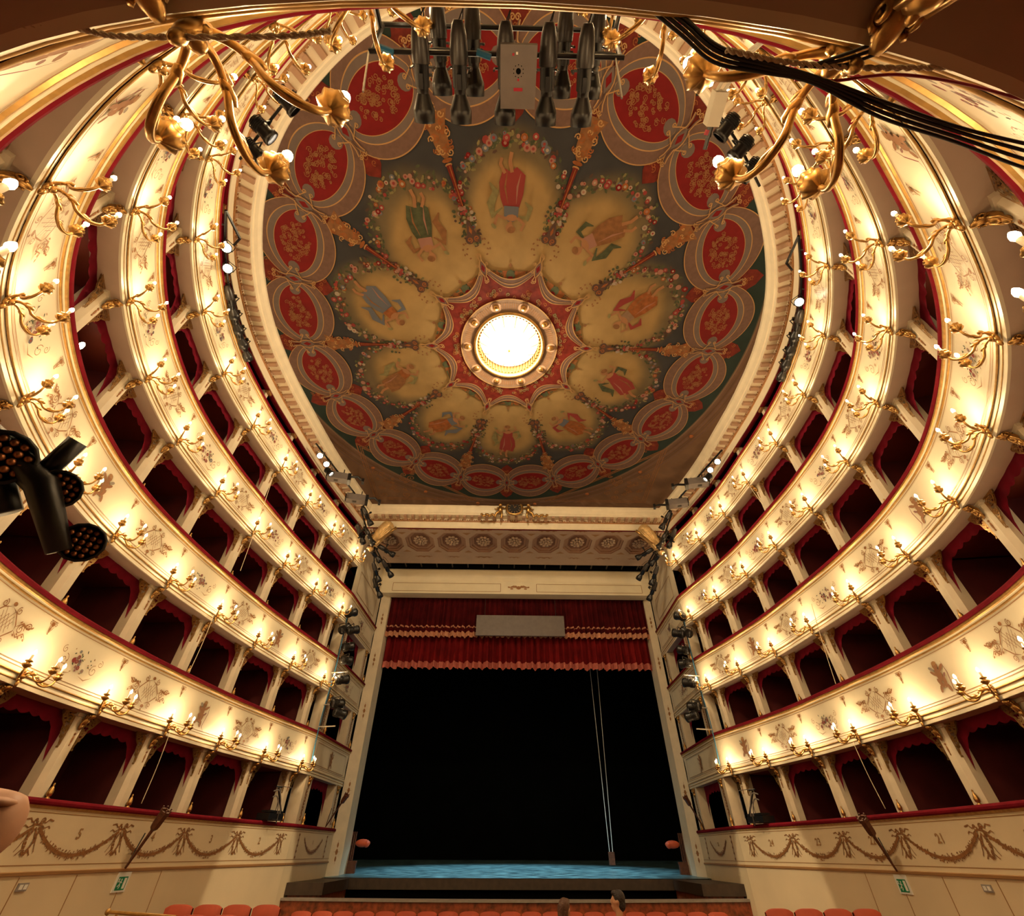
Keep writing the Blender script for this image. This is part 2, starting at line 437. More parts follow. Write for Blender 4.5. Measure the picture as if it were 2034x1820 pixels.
def balcony(name, path, z, lab, i0=0, i1=None, motifs=True, grp=None):
    t = thing(name, label=lab, cat='balcony', group='lit balcony fronts' if grp is None else grp)
    S = lambda prof: path.sweep([(o, z + h) for o, h in prof], i0, i1)
    MB().grid(S([(-0.02, 0.12), (-0.035, 0.3), (-0.04, 0.55), (-0.03, 0.8), (-0.005, 0.975)])).obj('panel', 'cream', t, True)
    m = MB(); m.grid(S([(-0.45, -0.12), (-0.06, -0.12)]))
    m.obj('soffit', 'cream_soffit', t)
    m = MB(); m.grid(S([(-0.06, -0.12), (-0.025, -0.12), (-0.02, -0.055)])); m.grid(S([(-0.02, -0.035), (-0.025, 0.0), (-0.02, 0.03)])); m.grid(S([(-0.005, 0.055), (-0.005, 0.10), (-0.02, 0.118)]))
    m.obj('base_moulding', 'cream', t)
    for nm, o, h, r in (('gilt_bead', -0.025, -0.045, 0.014), ('gilt_bead', -0.012, 0.042, 0.015)):
        a = np.linspace(-PI / 2, PI / 2, 5)
        MB().grid(S([(o + r * math.cos(q), h + r * math.sin(q)) for q in a])).obj(nm, 'gold_moulding', t, True)
    for h in (0.118, 0.165, 0.925):
        MB().grid(S([(-0.014 if h < 0.5 else -0.004, h), (-0.012 if h < 0.5 else -0.002, h + 0.011)])).obj('painted_line', 'brown_line', t)
    MB().grid(S([(-0.005, 0.97), (0.016, 0.975), (0.018, 0.995)])).obj('gilt_cornice', 'gold_moulding', t)
    MB().grid(S([(0.018, 0.995), (0.02, 1.012), (0.03, 1.02)])).obj('cream_fillet', 'cream', t)
    MB().grid(S([(0.03, 1.02), (0.05, 1.035), (0.056, 1.06), (0.04, 1.085)])).obj('gilt_cornice', 'gold_moulding', t)
    a = np.linspace(-0.6 * PI, 0.5 * PI, 6)
    prof = [(0.03 + 0.045 * math.cos(q), 1.125 + 0.045 * math.sin(q)) for q in a] + [(-0.25, 1.17), (-0.45, 1.17)]
    MB().grid(S(prof)).obj('velvet_rail', 'velvet', t)
    return t
BAL = []
for ti, z in enumerate(ZB):
    t = balcony('curved_balcony', HS, z, 'cream and gilt %s of the four lit balcony fronts, curving round the house' % TIER[ti])
    BAL.append(t)
    for j in range(1, 24):                         # one motif in the middle of every box
        s0 = (QS[j] + QS[j + 1]) / 2; w = QS[j + 1] - QS[j]
        kd = (j + ti) % 4
        f = ARAB if kd in (0, 2) else (motif_bouquet(j * 7 + ti) if kd == 1 else (motif_cherub(j % 2) if ti < 2 else motif_bouquet(j * 5 + ti + 90)))
        f.obj('painted_motif', FL_COL, on_band(HS, s0, z + 0.53, -0.022), t, sc=1.12 if kd != 3 else 1.3)
        PEND.obj('painted_pendant', FL_COL, on_band(HS, QS[j], z + 0.80, -0.016), t, sc=0.85)
    for sd in (-1, 1):
        if ti == 3: continue
        q = balcony('stage_box_balcony', PRO[sd], z, 'cream front of the %s stage box, %s lit balcony level' % (SIDE[sd], TIER[ti]), grp='stage box fronts')
        L = PRO[sd].s[-1]
        fr = Flat()
        x0, x1, y0, y1 = -L / 2 + 0.35, L / 2 - 0.35, 0.22, 0.86
        for pts in ([(x0, y0), (x1, y0)], [(x0, y1), (x1, y1)], [(x0, y0), (x0, y1)], [(x1, y0), (x1, y1)]): fr.line(pts, 0.02, 7)
        fr.obj('painted_frame', FL_COL, on_band(PRO[sd], L / 2, z, -0.005), q)
        (motif_cherub(0) if ti == 0 else motif_bouquet(ti * 31 + sd)).obj('painted_motif', FL_COL, on_band(PRO[sd], L / 2, z + 0.53, -0.005), q, sc=1.3)

# ground parapet with swags and numbers
def swag(w):
    f = Flat(); r = random.Random(int(w * 1000))
    n = 46
    for i in range(n + 1):
        u = -w / 2 + w * i / n; q = 2 * u / w
        y = 0.13 - 0.36 * (1 - q * q); th = 0.035 + 0.03 * (1 - q * q)
        for k in range(3):
            f.disc(u + r.uniform(-0.015, 0.015), y + r.uniform(-th, th), r.uniform(0.014, 0.026), 0, 5, 0.014, r.uniform(0, PI))
        if i < n: f.line([(u, y), (u + w / n, 0.13 - 0.36 * (1 - (2 * (u + w / n) / w) ** 2))], 0.05)
    return f
def bow():
    f = Flat(); r = random.Random(3)
    for sx in (-1, 1):
        f.line([(0, 0.19), (sx * 0.07, 0.25), (sx * 0.14, 0.22), (sx * 0.20, 0.27), (sx * 0.30, 0.25)], 0.022, 0)
        f.line([(0, 0.19), (sx * 0.09, 0.19), (sx * 0.17, 0.15), (sx * 0.25, 0.18), (sx * 0.29, 0.15)], 0.018, 0)
        f.spiral(sx * 0.07, 0.24, 0.05, 0.02, 1.1 * sx, 0, 0.018)
        f.line([(0, 0.16), (sx * 0.05, 0.05), (sx * 0.10, -0.03), (sx * 0.06, -0.12), (sx * 0.14, -0.20)], 0.02, 0)
        f.line([(sx * 0.02, 0.13), (sx * 0.10, 0.04), (sx * 0.16, -0.10), (sx * 0.20, -0.16)], 0.014, 0)
    for i in range(40):
        a = PI * i / 39; x, y = 0.085 * math.cos(a + PI), 0.12 - 0.30 * math.sin(a)
        for k in range(2): f.disc(x + r.uniform(-0.02, 0.02), y + r.uniform(-0.02, 0.02), 0.02, 0, 5, 0.013, r.uniform(0, PI))
    return f
def parapet(name, path, i0, i1, lab):
    t = thing(name, label=lab, cat='balcony', group='ground tier parapets')
    S = lambda prof: path.sweep(prof, i0, i1)
    MB().grid(S([(0, 1.335), (0, 2.17)])).obj('panel', 'cream_wall', t)
    for h in (1.41, 2.09): MB().grid(S([(0.004, h), (0.004, h + 0.014)])).obj('painted_line', 'brown_line', t)
    MB().grid(S([(0, 2.14), (0.03, 2.155), (0.035, 2.185)])).obj('gilt_moulding', 'gold_moulding', t)
    a = np.linspace(-0.6 * PI, 0.5 * PI, 6)
    MB().grid(S([(0.02 + 0.05 * math.cos(q), 2.23 + 0.05 * math.sin(q)) for q in a] + [(-0.25, 2.28), (-0.45, 2.28)])).obj('velvet_rail', 'velvet', t)
    return t
PAR = {-1: parapet('box_parapet', HS, 0, 12 * SUB, 'cream parapet with painted swags and numbers 2 to 12, left'),
       1: parapet('box_parapet', HS, 13 * SUB, 25 * SUB, 'cream parapet with painted swags and numbers 14 to 24, right')}
def number(txt, path, s0, z0, off, parent, size=0.21):
    cu = bpy.data.curves.new('n', 'FONT'); cu.body = txt; cu.size = size; cu.align_x = 'CENTER'; cu.align_y = 'CENTER'; cu.extrude = 0; cu.offset = 0.004
    tmp = bpy.data.objects.new('n', cu); C.objects.link(tmp)
    me = bpy.data.meshes.new_from_object(tmp.evaluated_get(bpy.context.evaluated_depsgraph_get()))
    bpy.data.objects.remove(tmp)
    v = np.array([x.co[:2] for x in me.vertices]); P3 = on_band(path, s0, z0, off)(v)
    for x, p in zip(me.vertices, P3): x.co = p
    me.materials.clear(); me.materials.append(MATS['brown_line']); me.name = 'painted_number'
    return link('painted_number', me, parent)
BOW = bow()
for j in range(1, 24):
    if j == 12: continue
    sd = -1 if j < 12 else 1
    w = QS[j + 1] - QS[j]
    swag(w - 0.14).obj('painted_swag', 'gilt_paint', on_band(HS, (QS[j] + QS[j + 1]) / 2, 1.77, 0.006), PAR[sd])
    number(str(j + 1), HS, (QS[j] + QS[j + 1]) / 2, 1.83, 0.008, PAR[sd])
for k in range(1, 25):
    if k in (12, 13): continue
    BOW.obj('painted_bow', 'gilt_paint', on_band(HS, QS[k], 1.74, 0.008), PAR[-1 if k < 13 else 1])
for sd in (-1, 1):
    q = parapet('stage_box_parapet', PRO[sd], 0, 1, 'cream parapet of the %s stage box with one small swag' % SIDE[sd])
    L = PRO[sd].s[-1]
    swag(1.7).obj('painted_swag', 'gilt_paint', on_band(PRO[sd], L / 2, 1.80, 0.006), q)
    number('1' if sd < 0 else '25', PRO[sd], L / 2, 1.84, 0.008, q, 0.14)
    for u in (-1.35, 1.35):
        f = Flat(); f.line([(0, 0.28), (0.03, 0.1), (-0.02, -0.1), (0, -0.3)], 0.05, 0, True)
        for h in (0.25, 0.12, -0.02, -0.16, -0.3): f.disc(0, h, 0.06, 0, 6, 0.04)
        f.obj('painted_drop', 'gilt_paint', on_band(PRO[sd], L / 2 - u, 1.77, 0.006), q)

# ------------------------------------------------------------------ box shells
for ti in range(4):
    z0, z1 = OPEN[ti]
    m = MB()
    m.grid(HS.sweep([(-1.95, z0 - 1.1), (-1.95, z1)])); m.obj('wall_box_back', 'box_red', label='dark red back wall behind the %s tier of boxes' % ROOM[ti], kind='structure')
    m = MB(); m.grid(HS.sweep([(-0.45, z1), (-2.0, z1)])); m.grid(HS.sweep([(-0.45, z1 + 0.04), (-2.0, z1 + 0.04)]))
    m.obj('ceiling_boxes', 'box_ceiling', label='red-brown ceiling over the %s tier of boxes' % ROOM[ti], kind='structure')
    for sd in (-1, 1):
        m = MB(); P = PRO[sd]
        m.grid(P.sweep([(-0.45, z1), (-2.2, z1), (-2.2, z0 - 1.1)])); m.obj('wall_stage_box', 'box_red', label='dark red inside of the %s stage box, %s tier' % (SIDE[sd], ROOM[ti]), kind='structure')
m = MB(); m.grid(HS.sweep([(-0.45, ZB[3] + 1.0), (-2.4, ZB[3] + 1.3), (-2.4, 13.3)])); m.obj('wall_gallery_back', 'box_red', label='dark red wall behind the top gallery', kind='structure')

# ------------------------------------------------------------------ pillars with gilt brackets
def fret(sx):
    """pierced scroll bracket filling the corner beside a pillar"""
    f = Flat(); w = 0.022
    f.line([(0.015, 0), (0.015, -0.52)], w); f.line([(0, -0.015), (0.34, -0.015)], w)
    f.spiral(0.10, -0.12, 0.085, 0.02, 1.4, 0, w); f.spiral(0.23, -0.085, 0.06, 0.015, -1.3, PI, w); f.spiral(0.075, -0.28, 0.055, 0.015, 1.3, PI / 2, w)
    f.line([(0.33, -0.02), (0.24, -0.15), (0.15, -0.22), (0.12, -0.34), (0.05, -0.42), (0.015, -0.54)], w)
    f.spiral(0.06, -0.39, 0.035, 0.01, -1.2, 0, w * 0.8); f.spiral(0.30, -0.05, 0.035, 0.01, 1.2, 0, w * 0.8)
    f.disc(0.17, -0.16, 0.026); f.disc(0.03, -0.56, 0.02)
    m = MB()
    v = np.asarray(f.v)
    for yy in (-0.012, 0.012): m.add(np.stack([v[:, 0] * sx, np.full(len(v), yy), v[:, 1]], 1), f.f)
    b = len(v)
    return m
def make_pillar():
    t = thing('box_pillar')
    H = 1.31
    m = MB()                                        # shaft: a pier with a ridge towards the house
    sec = [(-0.15, -0.09), (-0.09, 0.0), (0.09, 0.0), (0.15, -0.09), (0.15, -0.30), (-0.15, -0.30)]
    V = [[(x, y, z) for x, y in sec] for z in (0, H)]
    m.grid(V, 0, True); m.obj('shaft', 'cream_pillar', t)
    MB().box((0, -0.06, H - 0.03), (0.36, 0.16, 0.06)).obj('capital', 'cream_pillar', t)
    m = MB(); m.box((0, -0.98, 0.1), (0.07, 1.36, H + 1.3 + 0.2)); m.obj('partition', 'box_red', t)
    for sx in (-1, 1):
        o = fret(sx).obj('fret_bracket', 'gold', t); o.matrix_local = Matrix.Translation((sx * 0.15, -0.05, H))
    m = MB()                                        # gilt mask console under the candelabrum
    m.ell((0, 0.06, H - 0.11), (0.055, 0.06, 0.075)); m.ell((0, 0.12, H - 0.04), (0.045, 0.10, 0.04)); m.ell((0, 0.03, H - 0.21), (0.04, 0.035, 0.055))
    m.ell((0, 0.11, H - 0.12), (0.018, 0.03, 0.022))
    for sx in (-1, 1):
        a = np.linspace(0, 2.6 * PI, 14); r = np.linspace(0.042, 0.010, 14)
        m.tube(np.stack([np.full(14, sx * 0.055), 0.12 + r * np.cos(a), H - 0.055 + r * np.sin(a)], 1), 0.012, 5)
        m.tube([(sx * 0.05, 0.10, H - 0.10), (sx * 0.055, 0.05, H - 0.18), (sx * 0.02, 0.02, H - 0.27)], [0.016, 0.015, 0.006], 5)
    m.obj('mask_console', 'gold', t, True)
    m = MB(); m.ell((0, 0.005, H - 0.42), (0.022, 0.012, 0.07), 8, 5); m.ell((0, 0.005, H - 0.33), (0.03, 0.012, 0.022), 8, 5); m.ell((0, 0.005, H - 0.50), (0.016, 0.010, 0.025), 8, 5)
    m.obj('leaf_drop', 'gilt_paint', t)
    m = MB(); m.lathe([(0.0, 0.30), (0.016, 0.29), (0.022, 0.265), (0.012, 0.24), (0.03, 0.22), (0.05, 0.17), (0.062, 0.12), (0.055, 0.07), (0.025, 0.045), (0.06, 0.02), (0.06, 0.0)], 10, M=Matrix.Translation((0.10, 0.05, 0)) @ Matrix.Scale(0.8, 4))
    m.obj('bud_finial', 'gold', t, True)
    return t
PIL = make_pillar(); st = []
for ti in range(4):
    z0, z1 = OPEN[ti]
    for k in range(1, 25):
        p, n, tn = node(k, -0.22, z0)
        sd, i = side_of(k)
        placed(PIL, st, frame(p, (-tn[0], -tn[1], 0), n, (0, 0, 1), (1, 1, (z1 - z0) / 1.31)), cat='pillar', group='pillars between the boxes',
               label='cream pillar with gilt brackets, %s box tier, %s from the stage on the %s' % (ROOM[ti], ORD[i], SIDE[sd]))
# short posts of the top gallery
m = MB(); m.box((0, -0.1, 0.23), (0.15, 0.22, 0.46)); POST = thing('gallery_post'); m.obj('shaft', 'cream_pillar', POST)
MB().box((0, 0.04, 0.40), (0.20, 0.12, 0.12)).obj('bracket', 'gilt_paint', POST); st = []
for k in range(1, 25):
    p, n, tn = node(k, -0.12, 12.63); sd, i = side_of(k)
    placed(POST, st, frame(p, (-tn[0], -tn[1], 0), n, (0, 0, 1), (1, 1, 1.1)), cat='post', group='posts of the top gallery', label='short cream post under the cornice, %s from the stage on the %s' % (ORD[i], SIDE[sd]))

# ------------------------------------------------------------------ valances
def make_valance():
    n = 57; rows = 9
    u = np.linspace(-0.5, 0.5, n)
    q = np.abs(2 * u)
    drop = 0.17 + 0.12 * q ** 2 + 0.52 * np.clip((q - 0.70) / 0.26, 0, 1) ** 1.3 * (q < 0.985)
    drop += 0.045 * np.abs(np.sin(u * PI * 7)) * (q < 0.9)
    V = np.empty((rows, n, 3))
    for r in range(rows):
        t = r / (rows - 1)
        V[r, :, 0] = u * (1 + 0.0 * t); V[r, :, 2] = -drop * t
        V[r, :, 1] = 0.014 * np.sin(u * PI * 9 + 1) * (0.2 + 0.8 * t) + 0.006 * np.sin(u * 31 + r * 0.5) * t
    m = MB(); m.grid(V); return m
VAL = make_valance().obj('box_valance', 'valance_red', None, True)
VAL2 = None; st = []
def chord(path, sa, sb, off, z):
    pa, na, ta = path.at(sa); pb, nb, tb = path.at(sb)
    a = pa + na * off; b = pb + nb * off
    d = a - b; L = float(np.linalg.norm(d)); x = d / L; y = np.array([x[1], -x[0]])
    c = (a + b) / 2
    if (y @ na) < 0: y = -y
    return k3(c, z), (float(x[0]), float(x[1]), 0), (float(y[0]), float(y[1]), 0), L
for ti in range(4):
    z0, z1 = OPEN[ti]
    for j in range(1, 24):
        if (ti == 0 and j in (1, 12, 23)): continue
        c, x, y, L = chord(HS, QS[j], QS[j + 1], -0.40, z1)
        M = frame(c, x, y, (0, 0, 1), (L - 0.30, 1, 1))
        sd, i = (-1, j) if j < 12 else (1, 24 - j)
        lab = 'red scalloped valance of the %s box from the stage, %s, %s tier' % (ORD[i], SIDE[sd], ROOM[ti]) if j != 12 else 'red scalloped valance of the middle box, %s tier' % ROOM[ti]
        placed(VAL, st, M, label=lab, cat='curtain', group='valances of the boxes')
    for sd in (-1, 1):
        if ti == 3: continue
        P = PRO[sd]; L = P.s[-1]
        c, x, y, LL = chord(P, 0.95, L - 0.95, -0.30, z1)
        placed(VAL, st, frame(c, x, y, (0, 0, 1), (LL, 1, 1.25)), label='red valance of the %s stage box, %s tier' % (SIDE[sd], ROOM[ti]), cat='curtain', group='valances of the boxes')

# ------------------------------------------------------------------ stage box piers (cream pilasters with painted gilt strips)
def make_pier():
    t = thing('stage_box_pier'); H = 1.31
    MB().box((0, -0.2, H / 2), (0.56, 0.40, H)).obj('shaft', 'cream_pillar', t)
    f = Flat(); r = random.Random(5)
    for i in range(14):
        h = 0.12 + i * 0.082; f.disc(0, h, 0.07, 0, 6, 0.03, r.uniform(-0.5, 0.5)); f.disc(r.uniform(-0.05, 0.05), h + 0.04, 0.05, 0, 5, 0.02, r.uniform(0, PI))
    f.line([(-0.13, 0.05), (-0.13, H - 0.1)], 0.015, 1); f.line([(0.13, 0.05), (0.13, H - 0.1)], 0.015, 1)
    f.obj('painted_strip', ['gilt_paint', 'brown_line'], lambda v, l: np.stack([v[:, 0], 0.006 + l, v[:, 1]], 1), t)
    m = MB(); m.ell((0, 0.05, H - 0.10), (0.10, 0.07, 0.08)); m.ell((0, 0.03, H - 0.22), (0.06, 0.05, 0.07))
    for sx in (-1, 1): m.ell((sx * 0.10, 0.05, H - 0.05), (0.05, 0.05, 0.04))
    m.obj('gilt_capital', 'gold', t, True)
    m = MB(); m.lathe([(0.0, 0.30), (0.02, 0.28), (0.012, 0.24), (0.05, 0.17), (0.062, 0.12), (0.025, 0.045), (0.06, 0.02), (0.06, 0.0)], 10, M=Matrix.Translation((0.2, 0.06, 0)))
    m.obj('bud_finial', 'gold', t, True)
    return t
PIER = make_pier(); st = []
for ti in range(3):
    z0, z1 = OPEN[ti]
    for sd in (-1, 1):
        P = PRO[sd]; L = P.s[-1]
        for far in (0, 1):
            s = (0.45 if far else L - 0.45) if sd < 0 else (L - 0.45 if far else 0.45)
            p, n, tn = P.at(s)
            placed(PIER, st, frame(k3(p - n * 0.05, z0), (-tn[0], -tn[1], 0), (n[0], n[1], 0), (0, 0, 1), (1, 1, (z1 - z0) / 1.31)), cat='pillar', group='piers of the stage boxes',
                   label='cream pier with gilt strip at the %s end, %s stage box, %s tier' % ('stage' if far else 'house', SIDE[sd], ROOM[ti]))
for sd in (-1, 1):                                   # plain wall above the third stage box
    m = MB(); m.grid(PRO[sd].sweep([(-0.05, 10.0), (-0.05, 13.15)])); m.grid(PRO[sd].sweep([(-0.05, 10.0), (-0.9, 10.0)]))
    o = m.obj('wall_upper_' + SIDE[sd], 'cream_pillar', label='cream wall above the stage boxes on the %s' % SIDE[sd], kind='structure')
    f = Flat(); L = PRO[sd].s[-1]
    for pts in ([(-1.4, 0), (1.4, 0)], [(-1.4, 1.0), (1.4, 1.0)], [(-1.4, 0), (-1.4, 1.0)], [(1.4, 0), (1.4, 1.0)]): f.line(pts, 0.03)
    f.obj('painted_frame', 'brown_line', on_band(PRO[sd], L / 2, 10.4, -0.04), o)

# ------------------------------------------------------------------ candelabra
def smooth_pts(pts, sub=5):
    P = np.asarray(pts, float); Q = np.concatenate([[2 * P[0] - P[1]], P, [2 * P[-1] - P[-2]]]); out = []
    for i in range(1, len(Q) - 2):
        for t in np.arange(sub) / sub:
            a, b, c, d = Q[i - 1], Q[i], Q[i + 1], Q[i + 2]
            out.append(0.5 * (2 * b + (c - a) * t + (2 * a - 5 * b + 4 * c - d) * t ** 2 + (3 * b - a - 3 * c + d) * t ** 3))
    out.append(P[-1]); return np.array(out)
def make_candelabrum():
    t = thing('candelabrum')
    m = MB()
    m.ell((0, 0.02, 0), (0.055, 0.03, 0.08)); m.ell((0, 0.05, 0.0), (0.035, 0.04, 0.035)); m.ell((0, 0.03, -0.10), (0.03, 0.025, 0.05)); m.ell((0, 0.03, 0.09), (0.03, 0.025, 0.04))
    for q in range(6): m.ell((0.05 * math.cos(q * PI / 3), 0.03, 0.05 * math.sin(q * PI / 3)), (0.022, 0.02, 0.022), 6, 4)
    m.obj('wall_plate', 'gold', t, True)
    am = MB()                                       # arm: an S scroll with a leaf
    P = smooth_pts([(0, 0.03, 0.0), (0, 0.10, 0.055), (0, 0.19, 0.03), (0, 0.27, -0.05), (0, 0.37, -0.075), (0, 0.445, -0.03), (0, 0.47, 0.05)])
    am.tube(P, np.interp(np.linspace(0, 1, len(P)), [0, 0.3, 0.6, 1], [0.020, 0.014, 0.017, 0.013]), 7)
    am.ell((0, 0.20, 0.035), (0.022, 0.05, 0.022), 7, 5); am.ell((0, 0.36, -0.055), (0.018, 0.06, 0.016), 7, 5)
    am.tube([(0, 0.13, 0.05), (0, 0.15, 0.085), (0, 0.185, 0.095)], [0.012, 0.010, 0.003], 5); am.tube([(0, 0.30, -0.06), (0, 0.33, -0.03), (0, 0.36, -0.025)], [0.012, 0.009, 0.003], 5)
    am = am.mesh('arm', 'gold', True)
    cm = MB(); cm.lathe([(0.0, 0.03), (0.014, 0.035), (0.045, 0.06), (0.062, 0.085), (0.058, 0.10), (0.03, 0.105), (0.026, 0.12), (0.05, 0.135), (0.048, 0.15), (0.02, 0.155), (0.018, 0.165)], 32, M=Matrix.Translation((0, 0.47, 0)), lobes=8, lobe=0.09)
    cm = cm.mesh('cup', 'gold', True)
    kd = MB(); kd.lathe([(0.017, 0.155), (0.017, 0.235), (0.0, 0.236)], 8, M=Matrix.Translation((0, 0.47, 0))); kd = kd.mesh('candle', 'candle', True)
    bu = MB(); bu.lathe([(0.0, 0.232), (0.014, 0.236), (0.024, 0.262), (0.020, 0.285), (0.009, 0.305), (0.0, 0.315)], 10, M=Matrix.Translation((0, 0.47, 0))); bu = bu.mesh('bulb', 'bulb', True)
    for a in (-48, 4, 52):
        o = link('arm', am, t, Matrix.Rotation(math.radians(a), 4, 'Z'))
        for nm, me in (('cup', cm), ('candle', kd), ('bulb', bu)): link(nm, me, o)
    ld = bpy.data.lights.new('candle_light', 'POINT'); ld.energy = CANDLE_W; ld.color = WARM; ld.shadow_soft_size = 0.10
    lo = link('candle_light', ld, t, Matrix.Translation((0, 0.30, 0.30)))
    return t
CAN = make_candelabrum(); st = []
for ti in range(4):
    for k in range(1, 25):
        p, n, tn = node(k, 0.0, ZB[ti])
        sd, i = side_of(k)
        M = frame(p, (-tn[0], -tn[1], 0), n, (0, 0, 1))
        if ti == 0 and k == 13: M = M @ Matrix.Rotation(math.radians(-24), 4, 'Z')
        placed(CAN, st, M, cat='candelabrum', group='gilded candelabra on the balcony fronts',
               label='gilded three-arm candelabrum on the %s lit balcony, %s from the stage, %s side' % (TIER[ti], ORD[i], SIDE[sd]))

# small lamps glowing inside some boxes
bl = MB(); bl.ell((0, 0, 0), (0.045, 0.045, 0.09)); BLAMP = thing('box_lamp'); bl.obj('bulb', 'bulb', BLAMP, True); MB().box((0, -0.08, 0.02), (0.05, 0.12, 0.10)).obj('holder', 'gold', BLAMP)
st = []
for ti, k in ((1, 9.5), (2, 9.45), (2, 8.5), (1, 7.5), (2, 7.5), (1, 16.5), (2, 15.6), (2, 16.5), (1, 17.6), (3, 16.4)):
    s = np.interp(k, range(26), QS); p, n, tn = HS.at(s); z0, z1 = OPEN[ti]; sd = -1 if k < 12.5 else 1
    placed(BLAMP, st, frame(k3(p - n * 0.62, z1 - 0.36), (-tn[0], -tn[1], 0), (n[0], n[1], 0), (0, 0, 1)), cat='lamp', group='small lamps inside the boxes',
           label='small white lamp inside the %s box from the stage, %s, %s tier' % (ORD[int(k) if k < 12.5 else 25 - int(k) - 1], SIDE[sd], ROOM[ti]))

# ------------------------------------------------------------------ cornice under the ceiling
ZC = 14.0
def cornice(name, path, lab):
    S = path.sweep
    t = MB().grid(S([(-0.15, 13.10), (0.02, 13.10), (0.03, 13.38)])).obj(name, 'cream_pillar', label=lab, kind='structure')
    MB().grid(S([(0.03, 13.38), (0.06, 13.39), (0.07, 13.43), (0.05, 13.45)])).obj('bead_moulding', 'gilt_paint', t)
    MB().grid(S([(0.05, 13.45), (0.07, 13.54), (0.38, 13.55), (0.39, 13.64), (0.42, 13.66), (0.46, 13.80), (0.52, 13.90), (0.53, 14.02)])).obj('corona', 'cream_pillar', t)
    MB().grid(S([(-0.16, 13.085), (0.0, 13.09)])).obj('red_edge', 'velvet', t)
    n = int(path.s[-1] / 0.34)
    mo = MB(); mo.box((0, 0.20, -0.045), (0.13, 0.27, 0.09)); mo.box((0, 0.05, -0.075), (0.13, 0.06, 0.12)); mo = mo.mesh('modillion', ['coffer_brown'])
    for i in range(n):
        p, nn, tn = path.at((i + 0.5) * path.s[-1] / n)
        link('modillion', mo, t, frame(k3(p + nn * 0.03, 13.55), (-tn[0], -tn[1], 0), (nn[0], nn[1], 0), (0, 0, 1)))
    m = MB(); d = int(path.s[-1] / 0.085); q = np.array([(-.5, 0, -.5), (.5, 0, -.5), (.5, 0, .5), (-.5, 0, .5), (-.5, 1, -.5), (.5, 1, -.5), (.5, 1, .5), (-.5, 1, .5)]) * (0.045, 0.03, 0.045)
    for i in range(d):
        p, nn, tn = path.at((i + 0.5) * path.s[-1] / d)
        m.add(np.stack([p[0] + q[:, 0] * tn[0] + (q[:, 1] + 0.055) * nn[0], p[1] + q[:, 0] * tn[1] + (q[:, 1] + 0.055) * nn[1], 13.47 + q[:, 2]], 1), [(0, 1, 2, 3), (4, 7, 6, 5), (0, 4, 5, 1), (3, 2, 6, 7)])
    m.obj('bead_row', 'gilt_paint', t, kind='stuff')
    return t
cornice('trim_1', HS, 'cream modillion cornice running round the house under the ceiling')
FRONT = Path([(7.34, 18.15), (3.7, 18.15), (0.2, 18.15), (-3.4, 18.15), (-6.93, 18.15)])
FRONT.N[:] = (0, -1)
cornice('trim_2', FRONT, 'straight cream cornice above the stage arch')

# ------------------------------------------------------------------ painted ceiling
CX, CY, EA, EB = -0.27, 8.65, 6.51, 7.12
RM = 6.8
def E(r, a, z=ZC):
    r = np.asarray(r, float); a = np.asarray(a, float)
    return np.stack([CX + EA * r * np.sin(a), CY + EB * r * np.cos(a), np.broadcast_to(z, np.broadcast(r, a).shape)], -1)
def lerp(a, b, t): return np.asarray(a) * (1 - t)[..., None] + np.asarray(b) * t[..., None]
def sstep(a, b, x): t = np.clip((x - a) / (b - a), 0, 1); return t * t * (3 - 2 * t)
def vnoise(x, y, seed=0):
    r = np.random.default_rng(seed); T = r.random((64, 64))
    xi, yi = np.floor(x).astype(int), np.floor(y).astype(int); fx, fy = x - xi, y - yi
    fx = fx * fx * (3 - 2 * fx); fy = fy * fy * (3 - 2 * fy)
    g = lambda i, j: T[i % 64, j % 64]
    return (g(xi, yi) * (1 - fx) + g(xi + 1, yi) * fx) * (1 - fy) + (g(xi, yi + 1) * (1 - fx) + g(xi + 1, yi + 1) * fx) * fy
def fbm(x, y, seed=0): return sum(vnoise(x * 2 ** k, y * 2 ** k, seed + k) / 2 ** (k + 1) for k in range(4))
rr = np.concatenate([np.linspace(0.165, 1.30, 110), np.linspace(1.32, 2.1, 16)])
aa = np.linspace(0, 2 * PI, 401)[:-1]
RR, AA = np.meshgrid(rr, aa, indexing='ij')
V = E(RR, AA)
X, Y = V[..., 0], V[..., 1]
nz = fbm(X * 0.7 + 20, Y * 0.7 + 20, 3); n2 = fbm(X * 2.5 + 9, Y * 2.5, 11)
tan, olive, slate, teal = (0.29, 0.19, 0.080), (0.120, 0.092, 0.052), (0.036, 0.036, 0.040), (0.018, 0.030, 0.026)
sect = (AA + PI / 10) % (PI / 5) - PI / 10           # angle inside one of ten sectors
du = sect * RR * RM; dv = (RR - 0.60) * RM
wd = 1.0 + 1.2 * sstep(0.62, 0.40, RR)               # the gold clouds run together towards the centre
halo = np.hypot(du / (1.25 * wd), np.where(dv > 0, dv / 1.05, dv / 2.6))
edge = np.hypot(du / (1.50 * wd), np.where(dv > 0, dv / 1.62, dv / 3.0))   # slate sky beyond
col = lerp(tan, olive, sstep(0.62, 1.10, halo + 0.35 * (nz - 0.5)))
col = lerp(col, slate, sstep(0.78, 1.10, edge + 0.35 * (nz - 0.5)) * sstep(0.44, 0.62, RR))
col = lerp(col, teal, sstep(1.02, 1.05, RR))
brn1, brn2, brn3 = (0.150, 0.085, 0.050), (0.105, 0.058, 0.034), (0.20, 0.125, 0.08)
ring = sstep(1.185, 1.195, RR)
stripe = 0.5 + 0.5 * np.sin(RR * 150)
bcol = lerp(brn1, brn2, sstep(0.3, 0.7, stripe) * (RR < 1.30))
